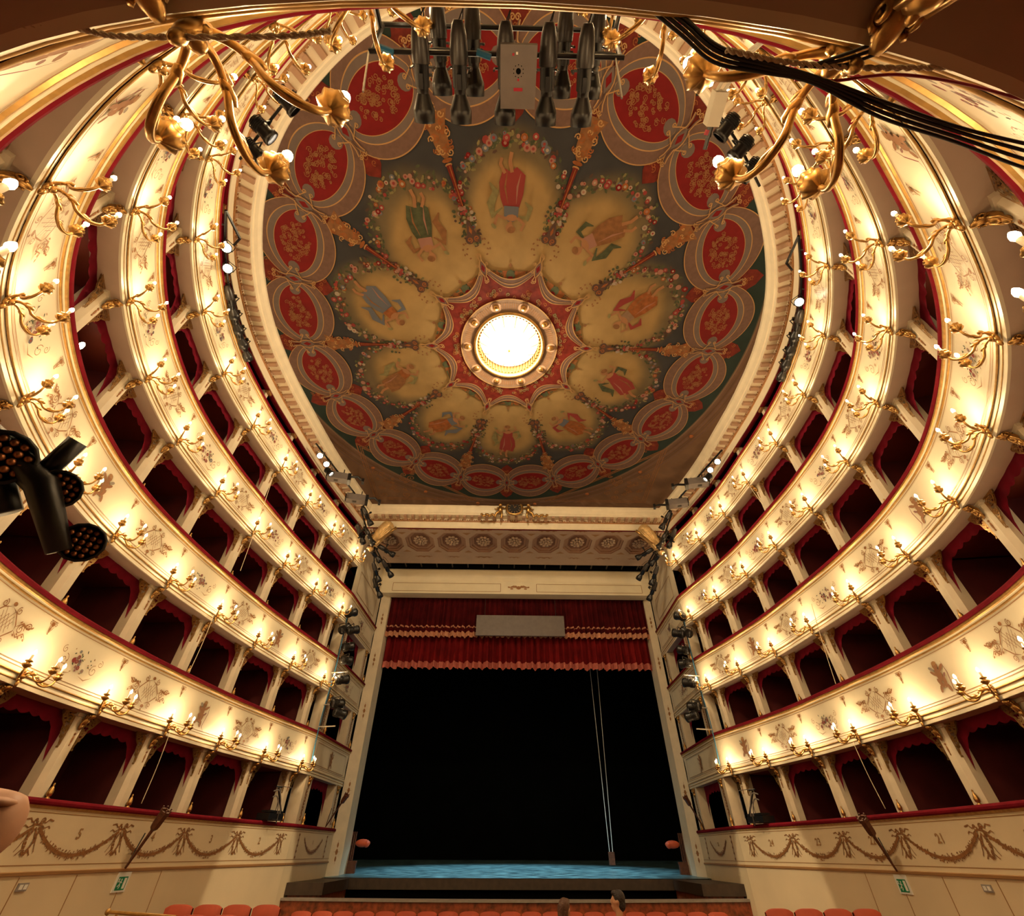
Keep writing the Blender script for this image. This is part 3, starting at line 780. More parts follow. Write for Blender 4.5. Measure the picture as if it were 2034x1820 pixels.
bcol = lerp(bcol, brn3, ((RR > 1.19) & (RR < 1.20)) * 1.0)
spn = (RR > 1.30) * sstep(0.45, 0.6, fbm(X * 3 + 4, Y * 3, 5))
bcol = lerp(bcol, (0.13, 0.075, 0.048), spn)
bcol = lerp(bcol, brn3, ((Y > 17.15) & (Y < 17.23)) * 0.8)
bcol = lerp(bcol, brn2, ((Y > 17.23) & (Y < 17.55)) * 0.8)
col = lerp(col, bcol, ring)
col = col * (0.78 + 0.44 * n2)[..., None]
m = MB(); m.grid(V.transpose(1, 0, 2).reshape(len(aa), len(rr), 3))
me = m.mesh('ceiling', 'ceiling_paint')
# close the seam of the polar grid
me2 = MB(); k = len(rr); F = [tuple(p.vertices) for p in me.polygons] + [((len(aa) - 1) * k + i, (len(aa) - 1) * k + i + 1, i + 1, i) for i in range(k - 1)]
me = bpy.data.meshes.new('ceiling'); me.from_pydata(V.transpose(1, 0, 2).reshape(-1, 3).tolist(), [], F); me.materials.append(MATS['ceiling_paint'])
ca = me.color_attributes.new('Col', 'FLOAT_COLOR', 'POINT')
cc = np.ones((len(aa) * k, 4)); cc[:, :3] = np.clip(col.transpose(1, 0, 2).reshape(-1, 3), 0, 1); ca.data.foreach_set('color', cc.ravel()); me.update()
CEIL = link('ceiling', me, label='painted oval ceiling with ten figures, garlands and a ring of red medallions', kind='structure')

PC = ['p_gold', 'p_mauve', 'p_grey', 'p_red', 'p_goldscroll', 'p_red_dark', 'p_orange', 'p_black', 'p_green', 'p_tan', 'p_skin', 'p_rose', 'p_pink', 'p_white', 'p_blue', 'p_brown', 'p_olive']
ix = {n: i for i, n in enumerate(PC)}
def on_ceiling(r0, a0, dz):
    """u runs along the ring, v towards the centre, in metres"""
    def fn(v, l=0.0):
        r = r0 - v[:, 1] / RM; a = a0 + v[:, 0] / (RM * np.maximum(r, 0.05)) * (1.0)
        return E(r, a, ZC - dz - l)
    return fn
def straight_on_ceiling(r0, a0, dz):
    c = E(r0, a0); q = E(r0 + 0.01, a0); d = c[:2] - q[:2]; d /= np.linalg.norm(d); t = np.array([d[1], -d[0]])
    def fn(v, l=0.0):
        return np.stack([c[0] + v[:, 0] * t[0] + v[:, 1] * d[0], c[1] + v[:, 0] * t[1] + v[:, 1] * d[1], ZC - dz - l + 0 * v[:, 0]], 1)
    return fn
def vesica(kl, kw, n=26):
    t = np.linspace(-1, 1, n); h = 1.08 * kw * np.maximum(1 - t * t, 0) ** 0.60; x = 1.15 * kl * t
    return [(a, b) for a, b in zip(x, h)] + [(a, -b) for a, b in zip(x[::-1][1:-1], h[::-1][1:-1])]
for kx in range(20):
    a0 = math.radians(9 + 18 * kx)
    f = Flat()
    O = [vesica(1.0, 1.0), vesica(0.985, 0.975), vesica(0.875, 0.70), vesica(0.86, 0.675), vesica(0.775, 0.53), vesica(0.765, 0.515)]
    for i, c in enumerate(('p_gold', 'p_mauve', 'p_gold', 'p_grey', 'p_gold')): f.band(O[i], O[i + 1], ix[c])
    f.poly(O[5], ix['p_red'])
    for sx in (-1, 1): f.disc(sx * 0.72, 0, 0.16, ix['p_grey'], 12)
    med = f.obj('oval_medallion', PC, on_ceiling(1.0, a0, 0.024 + 0.006 * (kx % 2)), CEIL)
    f = Flat(); r_ = random.Random(kx)
    for i in range(70):
        q = r_.uniform(0, 2 * PI); d = math.sqrt(r_.random()); x, y = 0.50 * d * math.cos(q), 0.37 * d * math.sin(q)
        f.spiral(x, y, r_.uniform(0.035, 0.085), 0.010, r_.choice([-1.4, 1.4]), r_.uniform(0, 6), 0.015, ix['p_goldscroll'], 10)
    f.obj('gilt_scrolls', PC, on_ceiling(1.0, a0, 0.036), med, kind='stuff')
for kx in range(20):                                  # knots between the medallions, red leaf sprays behind
    a0 = math.radians(18 * kx)
    f = Flat()
    for sy in (-1, 1):
        r_ = random.Random(kx * 2 + sy)
        pts = [(-0.62, sy * 0.30), (-0.50, sy * 0.62), (-0.30, sy * 0.70), (-0.22, sy * 0.92), (0, sy * 1.12), (0.22, sy * 0.92), (0.30, sy * 0.70), (0.50, sy * 0.62), (0.62, sy * 0.30), (0, 0)]
        f.poly(pts if sy > 0 else pts[::-1], ix['p_red_dark'])
        for i in range(10):
            f.spiral(r_.uniform(-0.35, 0.35), sy * r_.uniform(0.35, 0.85), 0.07, 0.01, r_.choice([-1.2, 1.2]), r_.uniform(0, 6), 0.02, ix['p_orange'], 10)
    f.obj('red_leaf_spray', PC, on_ceiling(1.0, a0, 0.005), CEIL)
    f = Flat()
    f.poly([(-0.14, 0), (0, -0.24), (0.14, 0), (0, 0.24)], ix['p_grey']); f.poly([(-0.07, 0), (0, -0.14), (0.07, 0), (0, 0.14)], ix['p_red'])
    for sx in (-1, 1):
        for sy in (-1, 1):
            f.line([(sx * 0.13, sy * 0.02), (sx * 0.10, sy * 0.14), (sx * 0.05, sy * 0.24), (sx * 0.06, sy * 0.40), (sx * 0.10, sy * 0.52)], 0.055, ix['p_mauve'])
            f.line([(sx * 0.13, sy * 0.0), (sx * 0.11, sy * 0.13), (sx * 0.06, sy * 0.24), (sx * 0.07, sy * 0.40), (sx * 0.11, sy * 0.52)], 0.022, ix['p_gold'])
            f.spiral(sx * 0.055, sy * 0.55, 0.06, 0.012, 1.3 * sx * sy, 0 if sx > 0 else PI, 0.022, ix['p_gold'])
            f.line([(sx * 0.05, sy * 0.22), (sx * 0.18, sy * 0.14), (sx * 0.30, sy * 0.05)], 0.022, ix['p_gold']); f.spiral(sx * 0.30, sy * 0.09, 0.05, 0.01, 1.2 * sx * sy, -PI / 2 * sy, 0.02, ix['p_gold'])
    f.obj('gilt_knot', PC, on_ceiling(1.0, a0, 0.056), CEIL)
FIGC = [('p_rose', 'p_olive', 'p_rose'), ('p_orange', 'p_rose', 'p_blue'), ('p_rose', 'p_green', 'p_rose'), ('p_orange', 'p_rose', 'p_tan'), ('p_brown', 'p_green', 'p_pink'),
        ('p_rose', 'p_olive', 'p_blue'), ('p_green', 'p_brown', 'p_pink'), ('p_blue', 'p_blue', 'p_orange'), ('p_brown', 'p_olive', 'p_orange'), ('p_orange', 'p_blue', 'p_blue')]
def figure(c, lean, seed):
    """floating draped figure, head towards the centre (+v)"""
    r = random.Random(seed); f = Flat(); A, B, D = (ix[x] for x in c); sk = ix['p_skin']; s = 1 if seed % 2 else -1
    f.line([(s * 0.25, 0.15), (s * 0.50, 0.35), (s * 0.55, 0.05), (s * 0.42, -0.25), (s * 0.58, -0.45)], 0.22, B, True)
    f.line([(-s * 0.10, 0.35), (-s * 0.42, 0.42), (-s * 0.50, 0.15), (-s * 0.35, 0.0)], 0.16, B, True)
    f.poly([(-0.22, 0.12), (0.20, 0.15), (0.30, -0.20), (0.34, -0.62), (0.12, -0.80), (-0.05, -0.70), (-0.22, -0.78), (-0.33, -0.45), (-0.30, -0.1)], A)
    f.line([(-0.10, 0.05), (-0.18, -0.35), (-0.12, -0.72)], 0.05, ix['p_brown'], True); f.line([(0.12, 0.05), (0.14, -0.35), (0.22, -0.66)], 0.05, ix['p_pink'] if A != ix['p_pink'] else ix['p_white'], True)
    f.line([(0.0, -0.68), (s * 0.06, -0.92), (s * 0.02, -1.12)], 0.09, sk); f.line([(s * 0.18, -0.66), (s * 0.30, -0.86), (s * 0.26, -1.0)], 0.08, sk)
    f.poly([(-0.20, 0.10), (0.19, 0.12), (0.17, 0.42), (0.05, 0.50), (-0.08, 0.50), (-0.20, 0.38)], D); f.disc(0, 0.40, 0.16, sk, 9, 0.09)
    f.line([(s * 0.15, 0.42), (s * 0.38, 0.34), (s * 0.46, 0.58)], 0.085, sk); f.line([(-s * 0.16, 0.40), (-s * 0.34, 0.55), (-s * 0.26, 0.74)], 0.08, sk)
    f.disc(0.03 * s, 0.53, 0.05, sk, 8); f.disc(0.05 * s, 0.66, 0.11, sk, 12, 0.125); f.disc(0.0, 0.71, 0.115, ix['p_brown'], 10, 0.09, 0.3 * s)
    f.disc(s * 0.48, 0.62, 0.09, ix['p_olive'], 7, 0.05, 0.8)
    return f
def garland(seed):
    r = random.Random(seed); f = Flat()
    for i in range(64):
        a = math.radians(-90 + 250 * (i / 63 - 0.5)); w = 0.10 + 0.10 * math.cos((i / 63 - 0.5) * PI)
        x, y = 1.35 * math.cos(a), 1.50 * math.sin(a) + 0.05
        for q in range(3): f.disc(x + r.uniform(-w, w), y + r.uniform(-w, w), 0.07, r.choice([ix['p_green'], ix['p_green'], ix['p_olive'], ix['p_black']]), 5, 0.035, r.uniform(0, PI))
    for i in range(64):
        a = math.radians(-90 + 244 * (i / 63 - 0.5)); w = 0.07 + 0.09 * math.cos((i / 63 - 0.5) * PI)
        x, y = 1.35 * math.cos(a) + r.uniform(-w, w), 1.50 * math.sin(a) + 0.05 + r.uniform(-w, w)
        c = r.choice(['p_rose', 'p_rose', 'p_pink', 'p_pink', 'p_white', 'p_orange', 'p_blue', 'p_red']); q = r.uniform(0.035, 0.085) * (0.6 + 0.5 * math.cos((i / 63 - 0.5) * PI))
        f.disc(x, y, q, ix[c], 8); f.disc(x, y, q * 0.45, ix[r.choice(['p_rose', 'p_white', 'p_pink'])], 6)
    return f
def torch():
    f = Flat(); r = random.Random(1); o, b, k = ix['p_orange'], ix['p_brown'], ix['p_black']
    # v = 0 at the ring side, growing towards the centre
    f.poly([(-0.05, 0.9), (-0.16, 0.75), (-0.20, 0.3), (-0.34, 0.0), (0.34, 0.0), (0.20, 0.3), (0.16, 0.75), (0.05, 0.9)], b)
    for i in range(26):
        f.spiral(r.uniform(-0.2, 0.2), r.uniform(0.0, 0.85), r.uniform(0.04, 0.09), 0.01, r.choice([-1.2, 1.2]), r.uniform(0, 6), 0.028, o if i % 3 else ix['p_gold'], 10)
    f.disc(0, 0.95, 0.13, o, 8, 0.05); f.disc(0, 1.05, 0.09, ix['p_gold'], 8, 0.04)
    f.poly([(-0.065, 1.05), (0.065, 1.05), (0.03, 2.0), (-0.03, 2.0)], ix['p_red_dark']); f.line([(0.01, 1.08), (0.008, 2.0)], 0.025, o)
    for i in range(34):
        x, y = r.gauss(0, 0.12), 2.16 + r.gauss(0, 0.11)
        f.disc(x, y, r.uniform(0.03, 0.06), ix[r.choice(['p_rose', 'p_pink', 'p_green', 'p_black', 'p_green', 'p_white', 'p_olive'])], 6)
    f.poly([(-0.03, 2.36), (0.03, 2.36), (0.10, 2.62), (0.16, 2.80), (0.0, 2.92), (-0.16, 2.80), (-0.10, 2.62)], k)
    for sx in (-1, 1): f.disc(sx * 0.10, 2.84, 0.115, k, 10); f.spiral(sx * 0.10, 2.84, 0.075, 0.01, 1.3 * sx, PI / 2, 0.03, o)
    f.poly([(-0.04, 2.62), (0, 2.48), (0.04, 2.62), (0, 2.72)], o)
    for sx in (-1, 1):
        for i in range(7): f.disc(sx * (0.24 + 0.06 * (i % 3)), 2.90 + 0.07 * i - 0.06 * (i % 2), 0.035, ix['p_brown'], 6, 0.025, i)
    return f
TORCH = torch()
for kx in range(10):
    a0 = math.radians(36 * kx)
    figure(FIGC[kx], 0, kx + 3).obj('painted_muse', PC, straight_on_ceiling(0.61, a0, 0.024), CEIL, rot=math.radians([0, -28, 20, -30, 25, 0, 22, 30, -25, 30][kx]), sc=0.96, kind='thing')
    garland(kx).obj('painted_garland', PC, straight_on_ceiling(0.60, a0, 0.006), CEIL, sc=0.98)
    TORCH.obj('painted_torch', PC, straight_on_ceiling(0.905, a0 + PI / 10, 0.026), CEIL, kind='thing')
for r_, w_ in ((1.20, 0.006), (1.215, 0.003), (1.235, 0.010), (1.262, 0.004), (1.285, 0.008)):
    mm = MB(); q_ = np.linspace(-PI * 0.55, PI * 0.55, 160); mm.grid(np.stack([E(r_, q_, ZC - 0.006), E(r_ + w_, q_, ZC - 0.006)])); mm.obj('painted_moulding', 'p_mauve', CEIL)
for k_ in range(8):
    p = E(1.248, math.radians((-27, 27, -9.5, 9.5, -45, 45, -63, 63)[k_])); mm = MB(); mm.ell((p[0], p[1], ZC - 0.02), (0.09, 0.09, 0.04), 12, 5); mm.obj('gilt_boss', 'p_orange', CEIL, True)
for sx in (-1, 1):
    f = Flat(); T_ = [(1.6, 17.0), (6.3, 17.0), (6.3, 13.2)]
    for i in range(3):
        for ins in (0, 0.14, 0.24):
            c_ = np.mean(T_, axis=0); A_ = c_ + (np.array(T_[i]) - c_) * (1 - ins * 0.45); B_ = c_ + (np.array(T_[(i + 1) % 3]) - c_) * (1 - ins * 0.45)
            f.line([A_, (A_ + B_) / 2, B_], 0.05 if ins == 0 else 0.03)
    r2 = random.Random(4)
    for i in range(26): f.spiral(r2.uniform(4.3, 6.0), r2.uniform(15.0, 16.7), r2.uniform(0.08, 0.2), 0.02, r2.choice([-1.4, 1.4]), r2.uniform(0, 6), 0.04)
    f.obj('painted_spandrel', 'p_brown', lambda v, l, sx=sx: np.stack([CX + sx * v[:, 0] + 0.2, v[:, 1] + 0.2, ZC - 0.004 - l], 1), CEIL)
# scalloped star, red field, grey ring and rim round the lantern
ang = np.linspace(0, 2 * PI, 361)[:-1]
ph = np.abs((ang + PI / 10) % (PI / 5) - PI / 10) / (PI / 10)       # 0 in the middle of a scallop, 1 at its tip
def scal(r_mid, r_tip): return r_mid + (r_tip - r_mid) * ph ** 2.2
def ring_obj(name, ri, ro, matn, dz, parent=CEIL):
    ri = np.broadcast_to(ri, ang.shape); ro = np.broadcast_to(ro, ang.shape)
    mm = MB(); mm.grid(np.stack([E(ri, ang, ZC - dz), E(ro, ang, ZC - dz)], 0), 0, True); return mm.obj(name, matn, parent)
ring_obj('red_field', 0.23, scal(0.288, 0.375), 'p_red_dark', 0.024)
sc_ = ring_obj('scalloped_band', scal(0.290, 0.372), scal(0.322, 0.400), 'p_mauve', 0.030)
for a_, b_, q in ((0.286, 0.290, 0.0), (0.300, 0.303, 0.0), (0.320, 0.325, 0.0)):
    ring_obj('gilt_edge', scal(a_, a_ + 0.084 - (a_ - 0.286) * 0.15), scal(b_, b_ + 0.083 - (a_ - 0.286) * 0.15), 'p_gold', 0.034, sc_)
for kx in range(10):
    a0 = math.radians(36 * kx); r_ = random.Random(kx)
    f = Flat()
    for i in range(22):
        u = -0.62 + 1.24 * i / 21; h = 0.30 * (1 - (u / 0.66) ** 2) ** 0.7
        f.disc(u, -0.04 - h * 0.45, 0.06, ix[r_.choice(['p_orange', 'p_green', 'p_brown'])], 6, max(0.04, h * 0.5)); f.spiral(u, -0.03 - h * 0.6, 0.06, 0.01, 1.2 * (1 if u > 0 else -1), 0, 0.022, ix['p_orange'], 9)
    f.disc(0, -0.18, 0.13, ix['p_green'], 8, 0.16); f.disc(0, -0.08, 0.10, ix['p_red'], 6, 0.08); f.disc(0, -0.46, 0.05, ix['p_brown'], 4, 0.07)
    f.obj('painted_palmette', PC, lambda v, l, a0=a0: E(0.312 - v[:, 1] / RM + 0.105 * np.abs(v[:, 0] / 0.72) ** 2.2 * 0.55, a0 + v[:, 0] / (RM * 0.34), ZC - 0.005 - l), CEIL)
    f = Flat(); 
    for i in range(16): f.spiral(r_.uniform(-0.75, 0.75), r_.uniform(-0.12, 0.12), 0.07, 0.01, r_.choice([-1.2, 1.2]), r_.uniform(0, 6), 0.02, ix[r_.choice(['p_orange', 'p_goldscroll', 'p_olive'])], 9)
    f.obj('painted_scrolls', PC, on_ceiling(0.262, a0, 0.026), CEIL)
    f = Flat()
    f.poly([(-0.11, 0), (0, -0.20), (0.11, 0), (0, 0.20)], ix['p_mauve']); f.poly([(-0.06, 0), (0, -0.12), (0.06, 0), (0, 0.12)], ix['p_red'])
    for sx in (-1, 1):
        for sy in (-1, 1):
            f.line([(sx * 0.10, 0), (sx * 0.07, sy * 0.13), (sx * 0.02, sy * 0.22), (sx * 0.06, sy * 0.36)], 0.03, ix['p_gold']); f.spiral(sx * 0.02, sy * 0.38, 0.05, 0.01, 1.2 * sx * sy, 0, 0.02, ix['p_gold'])
            f.spiral(sx * 0.14, sy * 0.10, 0.05, 0.01, 1.2 * sx * sy, 0, 0.02, ix['p_gold'])
    f.obj('gilt_knot', PC, on_ceiling(0.385, a0 + PI / 10, 0.044), CEIL)
gr = ring_obj('lantern_ring', 0.176, 0.236, 'p_tan', 0.046)
ring_obj('gilt_edge', 0.2355, 0.240, 'p_gold', 0.050, gr)
bm = MB(); bm.ell((0, 0, 0), (0.10, 0.10, 0.06), 12, 6); bm = bm.mesh('boss', 'gold', True); bk = MB(); bk.lathe([(0.0, 0), (0.17, 0)], 14); bk = bk.mesh('boss_back', 'coffer_brown')
for kx in range(10):
    p = E(0.207, math.radians(36 * kx + 18))
    o = link('gilt_boss', bm, gr, Matrix.Translation((p[0], p[1], ZC - 0.06))); link('boss_back', bk, o, Matrix.Translation((0, 0, 0.008)))
    f = Flat()
    for i in range(9): f.line([(-0.28 + 0.07 * i, -0.09), (-0.28 + 0.07 * i, 0.09)], 0.022, ix['p_goldscroll'])
    f.obj('painted_flutes', PC, on_ceiling(0.207, math.radians(36 * kx), 0.050), gr)
a = np.linspace(0, 2 * PI, 96, endpoint=False)
mm = MB()
mm.grid(np.stack([E(0.178, a, ZC - 0.02), E(0.174, a, ZC - 0.09), E(0.166, a, ZC - 0.10), E(0.160, a, ZC - 0.05), E(0.158, a, ZC + 0.05)]), 0, True); mm.obj('lantern_rim', 'gold', gr, True)
mm = MB(); mm.grid(np.stack([E(0.158, a, ZC + 0.05), E(0.158, a, ZC + 0.75)]), 0, True); mm.obj('lantern_drum', 'p_brown', gr)
bal = MB(); bal.lathe([(0.035, 0), (0.02, 0.06), (0.035, 0.16), (0.018, 0.28), (0.03, 0.36)], 7); bal = bal.mesh('baluster', 'gold_moulding', True)
for i in range(56):
    p = E(0.154, 2 * PI * i / 56); link('baluster', bal, gr, Matrix.Translation((p[0], p[1], ZC + 0.02)))
# crystal chandelier drawn up into the lantern
mat('crystal', (1, 0.97, 0.9), 0.2, emit=(1.0, 0.90, 0.72), estr=1.5)
CH = thing('chandelier', label='glowing white crystal chandelier drawn up into the round ceiling opening', cat='chandelier')
mm = MB(); cx, cy = CX, CY + 0.10
prof = [(0.0, -0.05), (0.35, 0.0), (0.70, 0.10), (0.93, 0.28), (1.0, 0.50), (1.0, 0.62)]
mm.lathe([(r_ * 1.01, ZC + 0.02 + z_) for r_, z_ in prof], 40, M=Matrix.Translation((cx, cy, 0))); mm.obj('crystal_bowl', 'crystal', CH, True)
mat('crystal_gilt', (0.8, 0.6, 0.3), 0.3, 0.6, emit=(1.0, 0.75, 0.35), estr=0.3)
for i in range(14):
    q = 2 * PI * i / 14; mm = MB(); mm.tube([(cx + r_ * math.cos(q), cy + r_ * math.sin(q), ZC + 0.005 + z_) for r_, z_ in prof[1:]], 0.012, 5); mm.obj('gilt_rib', 'crystal_gilt', CH)
mm = MB(); mm.ell((cx, cy, ZC - 0.10), (0.05, 0.05, 0.08)); mm.obj('pendant', 'gold', CH, True)
ld = bpy.data.lights.new('chandelier_light', 'POINT'); ld.energy = 2600; ld.color = (1, 0.80, 0.50); ld.shadow_soft_size = 0.5
link('chandelier_light', ld, CH, Matrix.Translation((cx, cy, ZC - 0.16)))

# ------------------------------------------------------------------ stage arch
ZS = 13.10
XA, XB = -6.93, 7.36
CO = [0.17 + 1.55 * k for k in range(-4, 5)]
def octa(cx, cy, hx, hy):
    a, b = hx * 0.44, hy * 0.44
    return [(cx - a, cy - hy), (cx + a, cy - hy), (cx + hx, cy - b), (cx + hx, cy + b), (cx + a, cy + hy), (cx - a, cy + hy), (cx - hx, cy + b), (cx - hx, cy - b)]
Y0, Y1, YC = 18.55, 20.55, 19.55
m = MB()
for (x0, y0, x1, y1) in ((XA, 18.15, XB, Y0), (XA, Y1, XB, 21.7), (XA, Y0, CO[0] - 0.775, Y1), (CO[-1] + 0.775, Y0, XB, Y1)):
    m.add([(x0, y0, ZS), (x1, y0, ZS), (x1, y1, ZS), (x0, y1, ZS)], [(0, 1, 2, 3)])
for c in CO:
    o8 = octa(c, YC, 0.68, 0.90); a, b = 0.775, 1.0
    q8 = [(c - 0.3, Y0), (c + 0.3, Y0), (c + a, YC - 0.4), (c + a, YC + 0.4), (c + 0.3, Y1), (c - 0.3, Y1), (c - a, YC + 0.4), (c - a, YC - 0.4)]
    V = [(x, y, ZS) for x, y in o8 + q8]
    m.add(V, [(i, (i + 1) % 8, 8 + (i + 1) % 8, 8 + i) for i in range(8)])
    for i, (kx, ky) in zip((1, 3, 5, 7), ((c + a, Y0), (c + a, Y1), (c - a, Y1), (c - a, Y0))):
        m.add([V[8 + i], V[8 + (i + 1) % 8], (kx, ky, ZS)], [(0, 1, 2)])
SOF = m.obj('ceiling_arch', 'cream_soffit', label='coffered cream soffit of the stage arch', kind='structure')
m = MB(); m.grid([[(XA, 18.15, z_), (XB, 18.15, z_)] for z_ in (13.05, 13.2)]); m.grid([[(XA, 21.7, z_), (XB, 21.7, z_)] for z_ in (13.1, 13.6)]); m.obj('arch_edge', 'cream_pillar', SOF)
cf = MB()
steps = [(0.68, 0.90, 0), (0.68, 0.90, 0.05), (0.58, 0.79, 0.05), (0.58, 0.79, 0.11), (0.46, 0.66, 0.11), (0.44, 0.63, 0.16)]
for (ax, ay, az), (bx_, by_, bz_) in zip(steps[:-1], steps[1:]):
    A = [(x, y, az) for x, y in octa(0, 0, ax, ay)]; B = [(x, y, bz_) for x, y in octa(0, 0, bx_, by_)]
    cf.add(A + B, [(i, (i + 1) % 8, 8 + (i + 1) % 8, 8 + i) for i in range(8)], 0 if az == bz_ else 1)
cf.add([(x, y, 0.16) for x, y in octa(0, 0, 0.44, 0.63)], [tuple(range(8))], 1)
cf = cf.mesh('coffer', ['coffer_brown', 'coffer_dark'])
ro = MB()
for i in range(10):
    q = 2 * PI * i / 10; ro.ell((0.27 * math.cos(q), 0.36 * math.sin(q), 0.10), (0.09, 0.09, 0.05), 8, 5)
for i in range(7):
    q = 2 * PI * i / 7; ro.ell((0.14 * math.cos(q), 0.18 * math.sin(q), 0.08), (0.06, 0.06, 0.05), 7, 4)
ro.ell((0, 0, 0.05), (0.07, 0.07, 0.07), 8, 5); ro = ro.mesh('rosette', 'cream_soffit', True)
lo = Flat()
for sx in (-1, 1):
    lo.line([(0, 0), (sx * 0.2, 0.05), (sx * 0.42, 0.0)], 0.09, 0, True); lo.disc(sx * 0.28, -0.04, 0.07, 0, 6, 0.03); lo.disc(sx * 0.13, 0.06, 0.07, 0, 6, 0.03); lo.disc(sx * 0.40, 0.03, 0.05, 0, 6, 0.025)
lo.disc(0, 0, 0.10, 0, 8, 0.07)
for i, c in enumerate(CO):
    o = link('coffer', cf, SOF, Matrix.Translation((c, YC, ZS))); link('rosette', ro, o)
    for yy in (18.36, 20.95):
        lo.obj('painted_ornament', 'gilt_paint', lambda v, l, c=c, yy=yy: np.stack([c + v[:, 0], yy - v[:, 1], ZS - 0.005 - l], 1), SOF, sc=1.0 if i % 2 else 0.7)
    tr = Flat(); tr.poly([(-0.22, 0), (0.22, 0), (0, 0.2)]); 
    if i < 8:
        for sy in (-1, 1): tr.obj('painted_ornament', 'brown_line', lambda v, l, c=c, sy=sy: np.stack([c + 0.775 + v[:, 0], YC + sy * (0.93 - v[:, 1]), ZS - 0.005 - l], 1), SOF)
# dark lighting slot and lintel
m = MB(); m.grid([[(XA, 21.7, 13.6), (XB, 21.7, 13.6)], [(XA, 22.4, 13.6), (XB, 22.4, 13.6)], [(XA, 22.4, 13.0), (XB, 22.4, 13.0)]])
SLOT = m.obj('ceiling_slot', 'stage_black', label='dark lighting slot above the stage lintel', kind='structure')
for i in range(17):
    MB().box((XA + 0.5 + i * 0.83, 22.0, 13.2), (0.05, 0.5, 0.08)).obj('slot_bar', 'dark_grey', SLOT)
m = MB(); m.grid([[(XA, y_, z_), (XB + 0.1, y_, z_)] for y_, z_ in ((22.38, 13.12), (22.34, 13.05), (22.42, 12.7), (22.5, 12.53), (22.52, 12.50), (22.52, 11.82), (23.1, 11.82))])
LIN = m.obj('trim_lintel', 'cream', label='cream lintel beam across the top of the stage opening', kind='structure')
lo.obj('painted_ornament', 'gilt_paint', lambda v, l: np.stack([0.45 + v[:, 0] * 1.3, 22.51 - l, 12.16 + v[:, 1] * 1.4], 1), LIN, sc=1.0)
f = Flat()
for x0, x1 in ((-6.2, -0.5), (1.4, 7.0)):
    for pts in ([(x0, 0.12), (x1, 0.12)], [(x0, 0.56), (x1, 0.56)], [(x0, 0.12), (x0, 0.56)], [(x1, 0.12), (x1, 0.56)]): f.line(pts, 0.025)
f.obj('painted_frame', 'brown_line', lambda v, l: np.stack([v[:, 0], 22.512 - l, 11.82 + v[:, 1]], 1), LIN)
# jambs
for sd, P in ((-1, [(-6.32, 24.0), (-6.36, 23.15), (-6.74, 22.75)]), (1, [(7.46, 22.9), (7.2, 23.25), (7.16, 24.0)])):
    pp = Path(P); m = MB(); Pn = np.array(P)
    m.grid([[(x, y, 0.55), (x, y, 11.85)] for x, y in P]); o = m.obj('trim_jamb_' + SIDE[sd], 'cream_pillar', label='tall cream jamb on the %s edge of the stage opening' % SIDE[sd], kind='structure')
    a, b = (np.array(P[1]), np.array(P[2])) if sd < 0 else (np.array(P[0]), np.array(P[1]))
    d = b - a; Ld = np.linalg.norm(d); t_ = d / Ld; nn = np.array([-t_[1], t_[0]]); c = (a + b) / 2
    for zc in (1.6, 3.5, 6.4, 8.6, 10.6):
        f = Flat(); f.line([(0, -0.35), (0, 0.35)], 0.06, 0, True); f.line([(-0.13, 0), (0.13, 0)], 0.04, 0, True); f.disc(0, 0, 0.06, 0, 6, 0.09); f.disc(0, 0.2, 0.04, 0, 6, 0.08); f.disc(0, -0.2, 0.04, 0, 6, 0.08)
        f.obj('painted_ornament', 'gilt_paint', lambda v, l, zc=zc: np.stack([c[0] + t_[0] * v[:, 0] + nn[0] * (0.006 + l), c[1] + t_[1] * v[:, 0] + nn[1] * (0.006 + l), zc + v[:, 1]], 1), o)

# ------------------------------------------------------------------ stage: curtains, screen, floor, black box
def drape(x0, x1, y, z0, z1, folds, amp, seed, ruf=0.05):
    r = np.random.default_rng(seed); n = int((x1 - x0) / 0.045)
    u = np.linspace(x0, x1, n); ph = np.cumsum(r.uniform(0.6, 1.4, n)) / n
    w_ = amp * np.sin(ph * folds * 2 * PI) + 0.4 * amp * np.sin(ph * folds * 4.7 * PI + 1)
    zz = z0 + ruf * np.abs(np.sin(ph * folds * 0.62 * PI)) - ruf
    V = np.stack([np.stack([u, y + w_ * k, z1 + (zz - z1) * t], 1) for t, k in ((0, 0.6), (0.5, 0.9), (1, 1.1))])
    return u, w_, zz, V
CT = thing('stage_pelmet', label='dark red pleated pelmet with two gold bands across the top of the stage', cat='curtain')
u, w_, zz, V = drape(-6.6, 7.5, 23.35, 10.05, 12.1, 52, 0.11, 3); MB().grid(V).obj('cloth', 'curtain_dark', CT, True)
def strip(u, w_, za, zb, y, k=1.15): return np.stack([np.stack([u, y + w_ * k - 0.012, za], 1), np.stack([u, y + w_ * k * 1.1 - 0.012, zb], 1)])
MB().grid(strip(u, w_, zz + 0.38, zz + 0.30, 23.35)).obj('gold_band', 'fringe', CT, True)
MB().grid(strip(u, w_, zz + 0.09, zz - 0.16, 23.35)).obj('gold_fringe', 'fringe', CT, True)
CT = thing('stage_curtain', label='bright red pleated stage curtain with pink fringe, drawn half up', cat='curtain')
u, w_, zz, V = drape(-6.75, 7.65, 23.75, 8.75, 11.9, 44, 0.13, 8, 0.06); MB().grid(V).obj('cloth', 'curtain_red', CT, True)
MB().grid(strip(u, w_, zz + 0.04, zz - 0.26, 23.75)).obj('pink_fringe', 'fringe_pink', CT, True)
SC = thing('title_screen', label='blank grey title screen hanging in front of the red pelmet', cat='screen')
MB().box((0.545, 23.12, 10.38), (4.53, 0.10, 1.04)).obj('screen_panel', 'grey_case', SC)
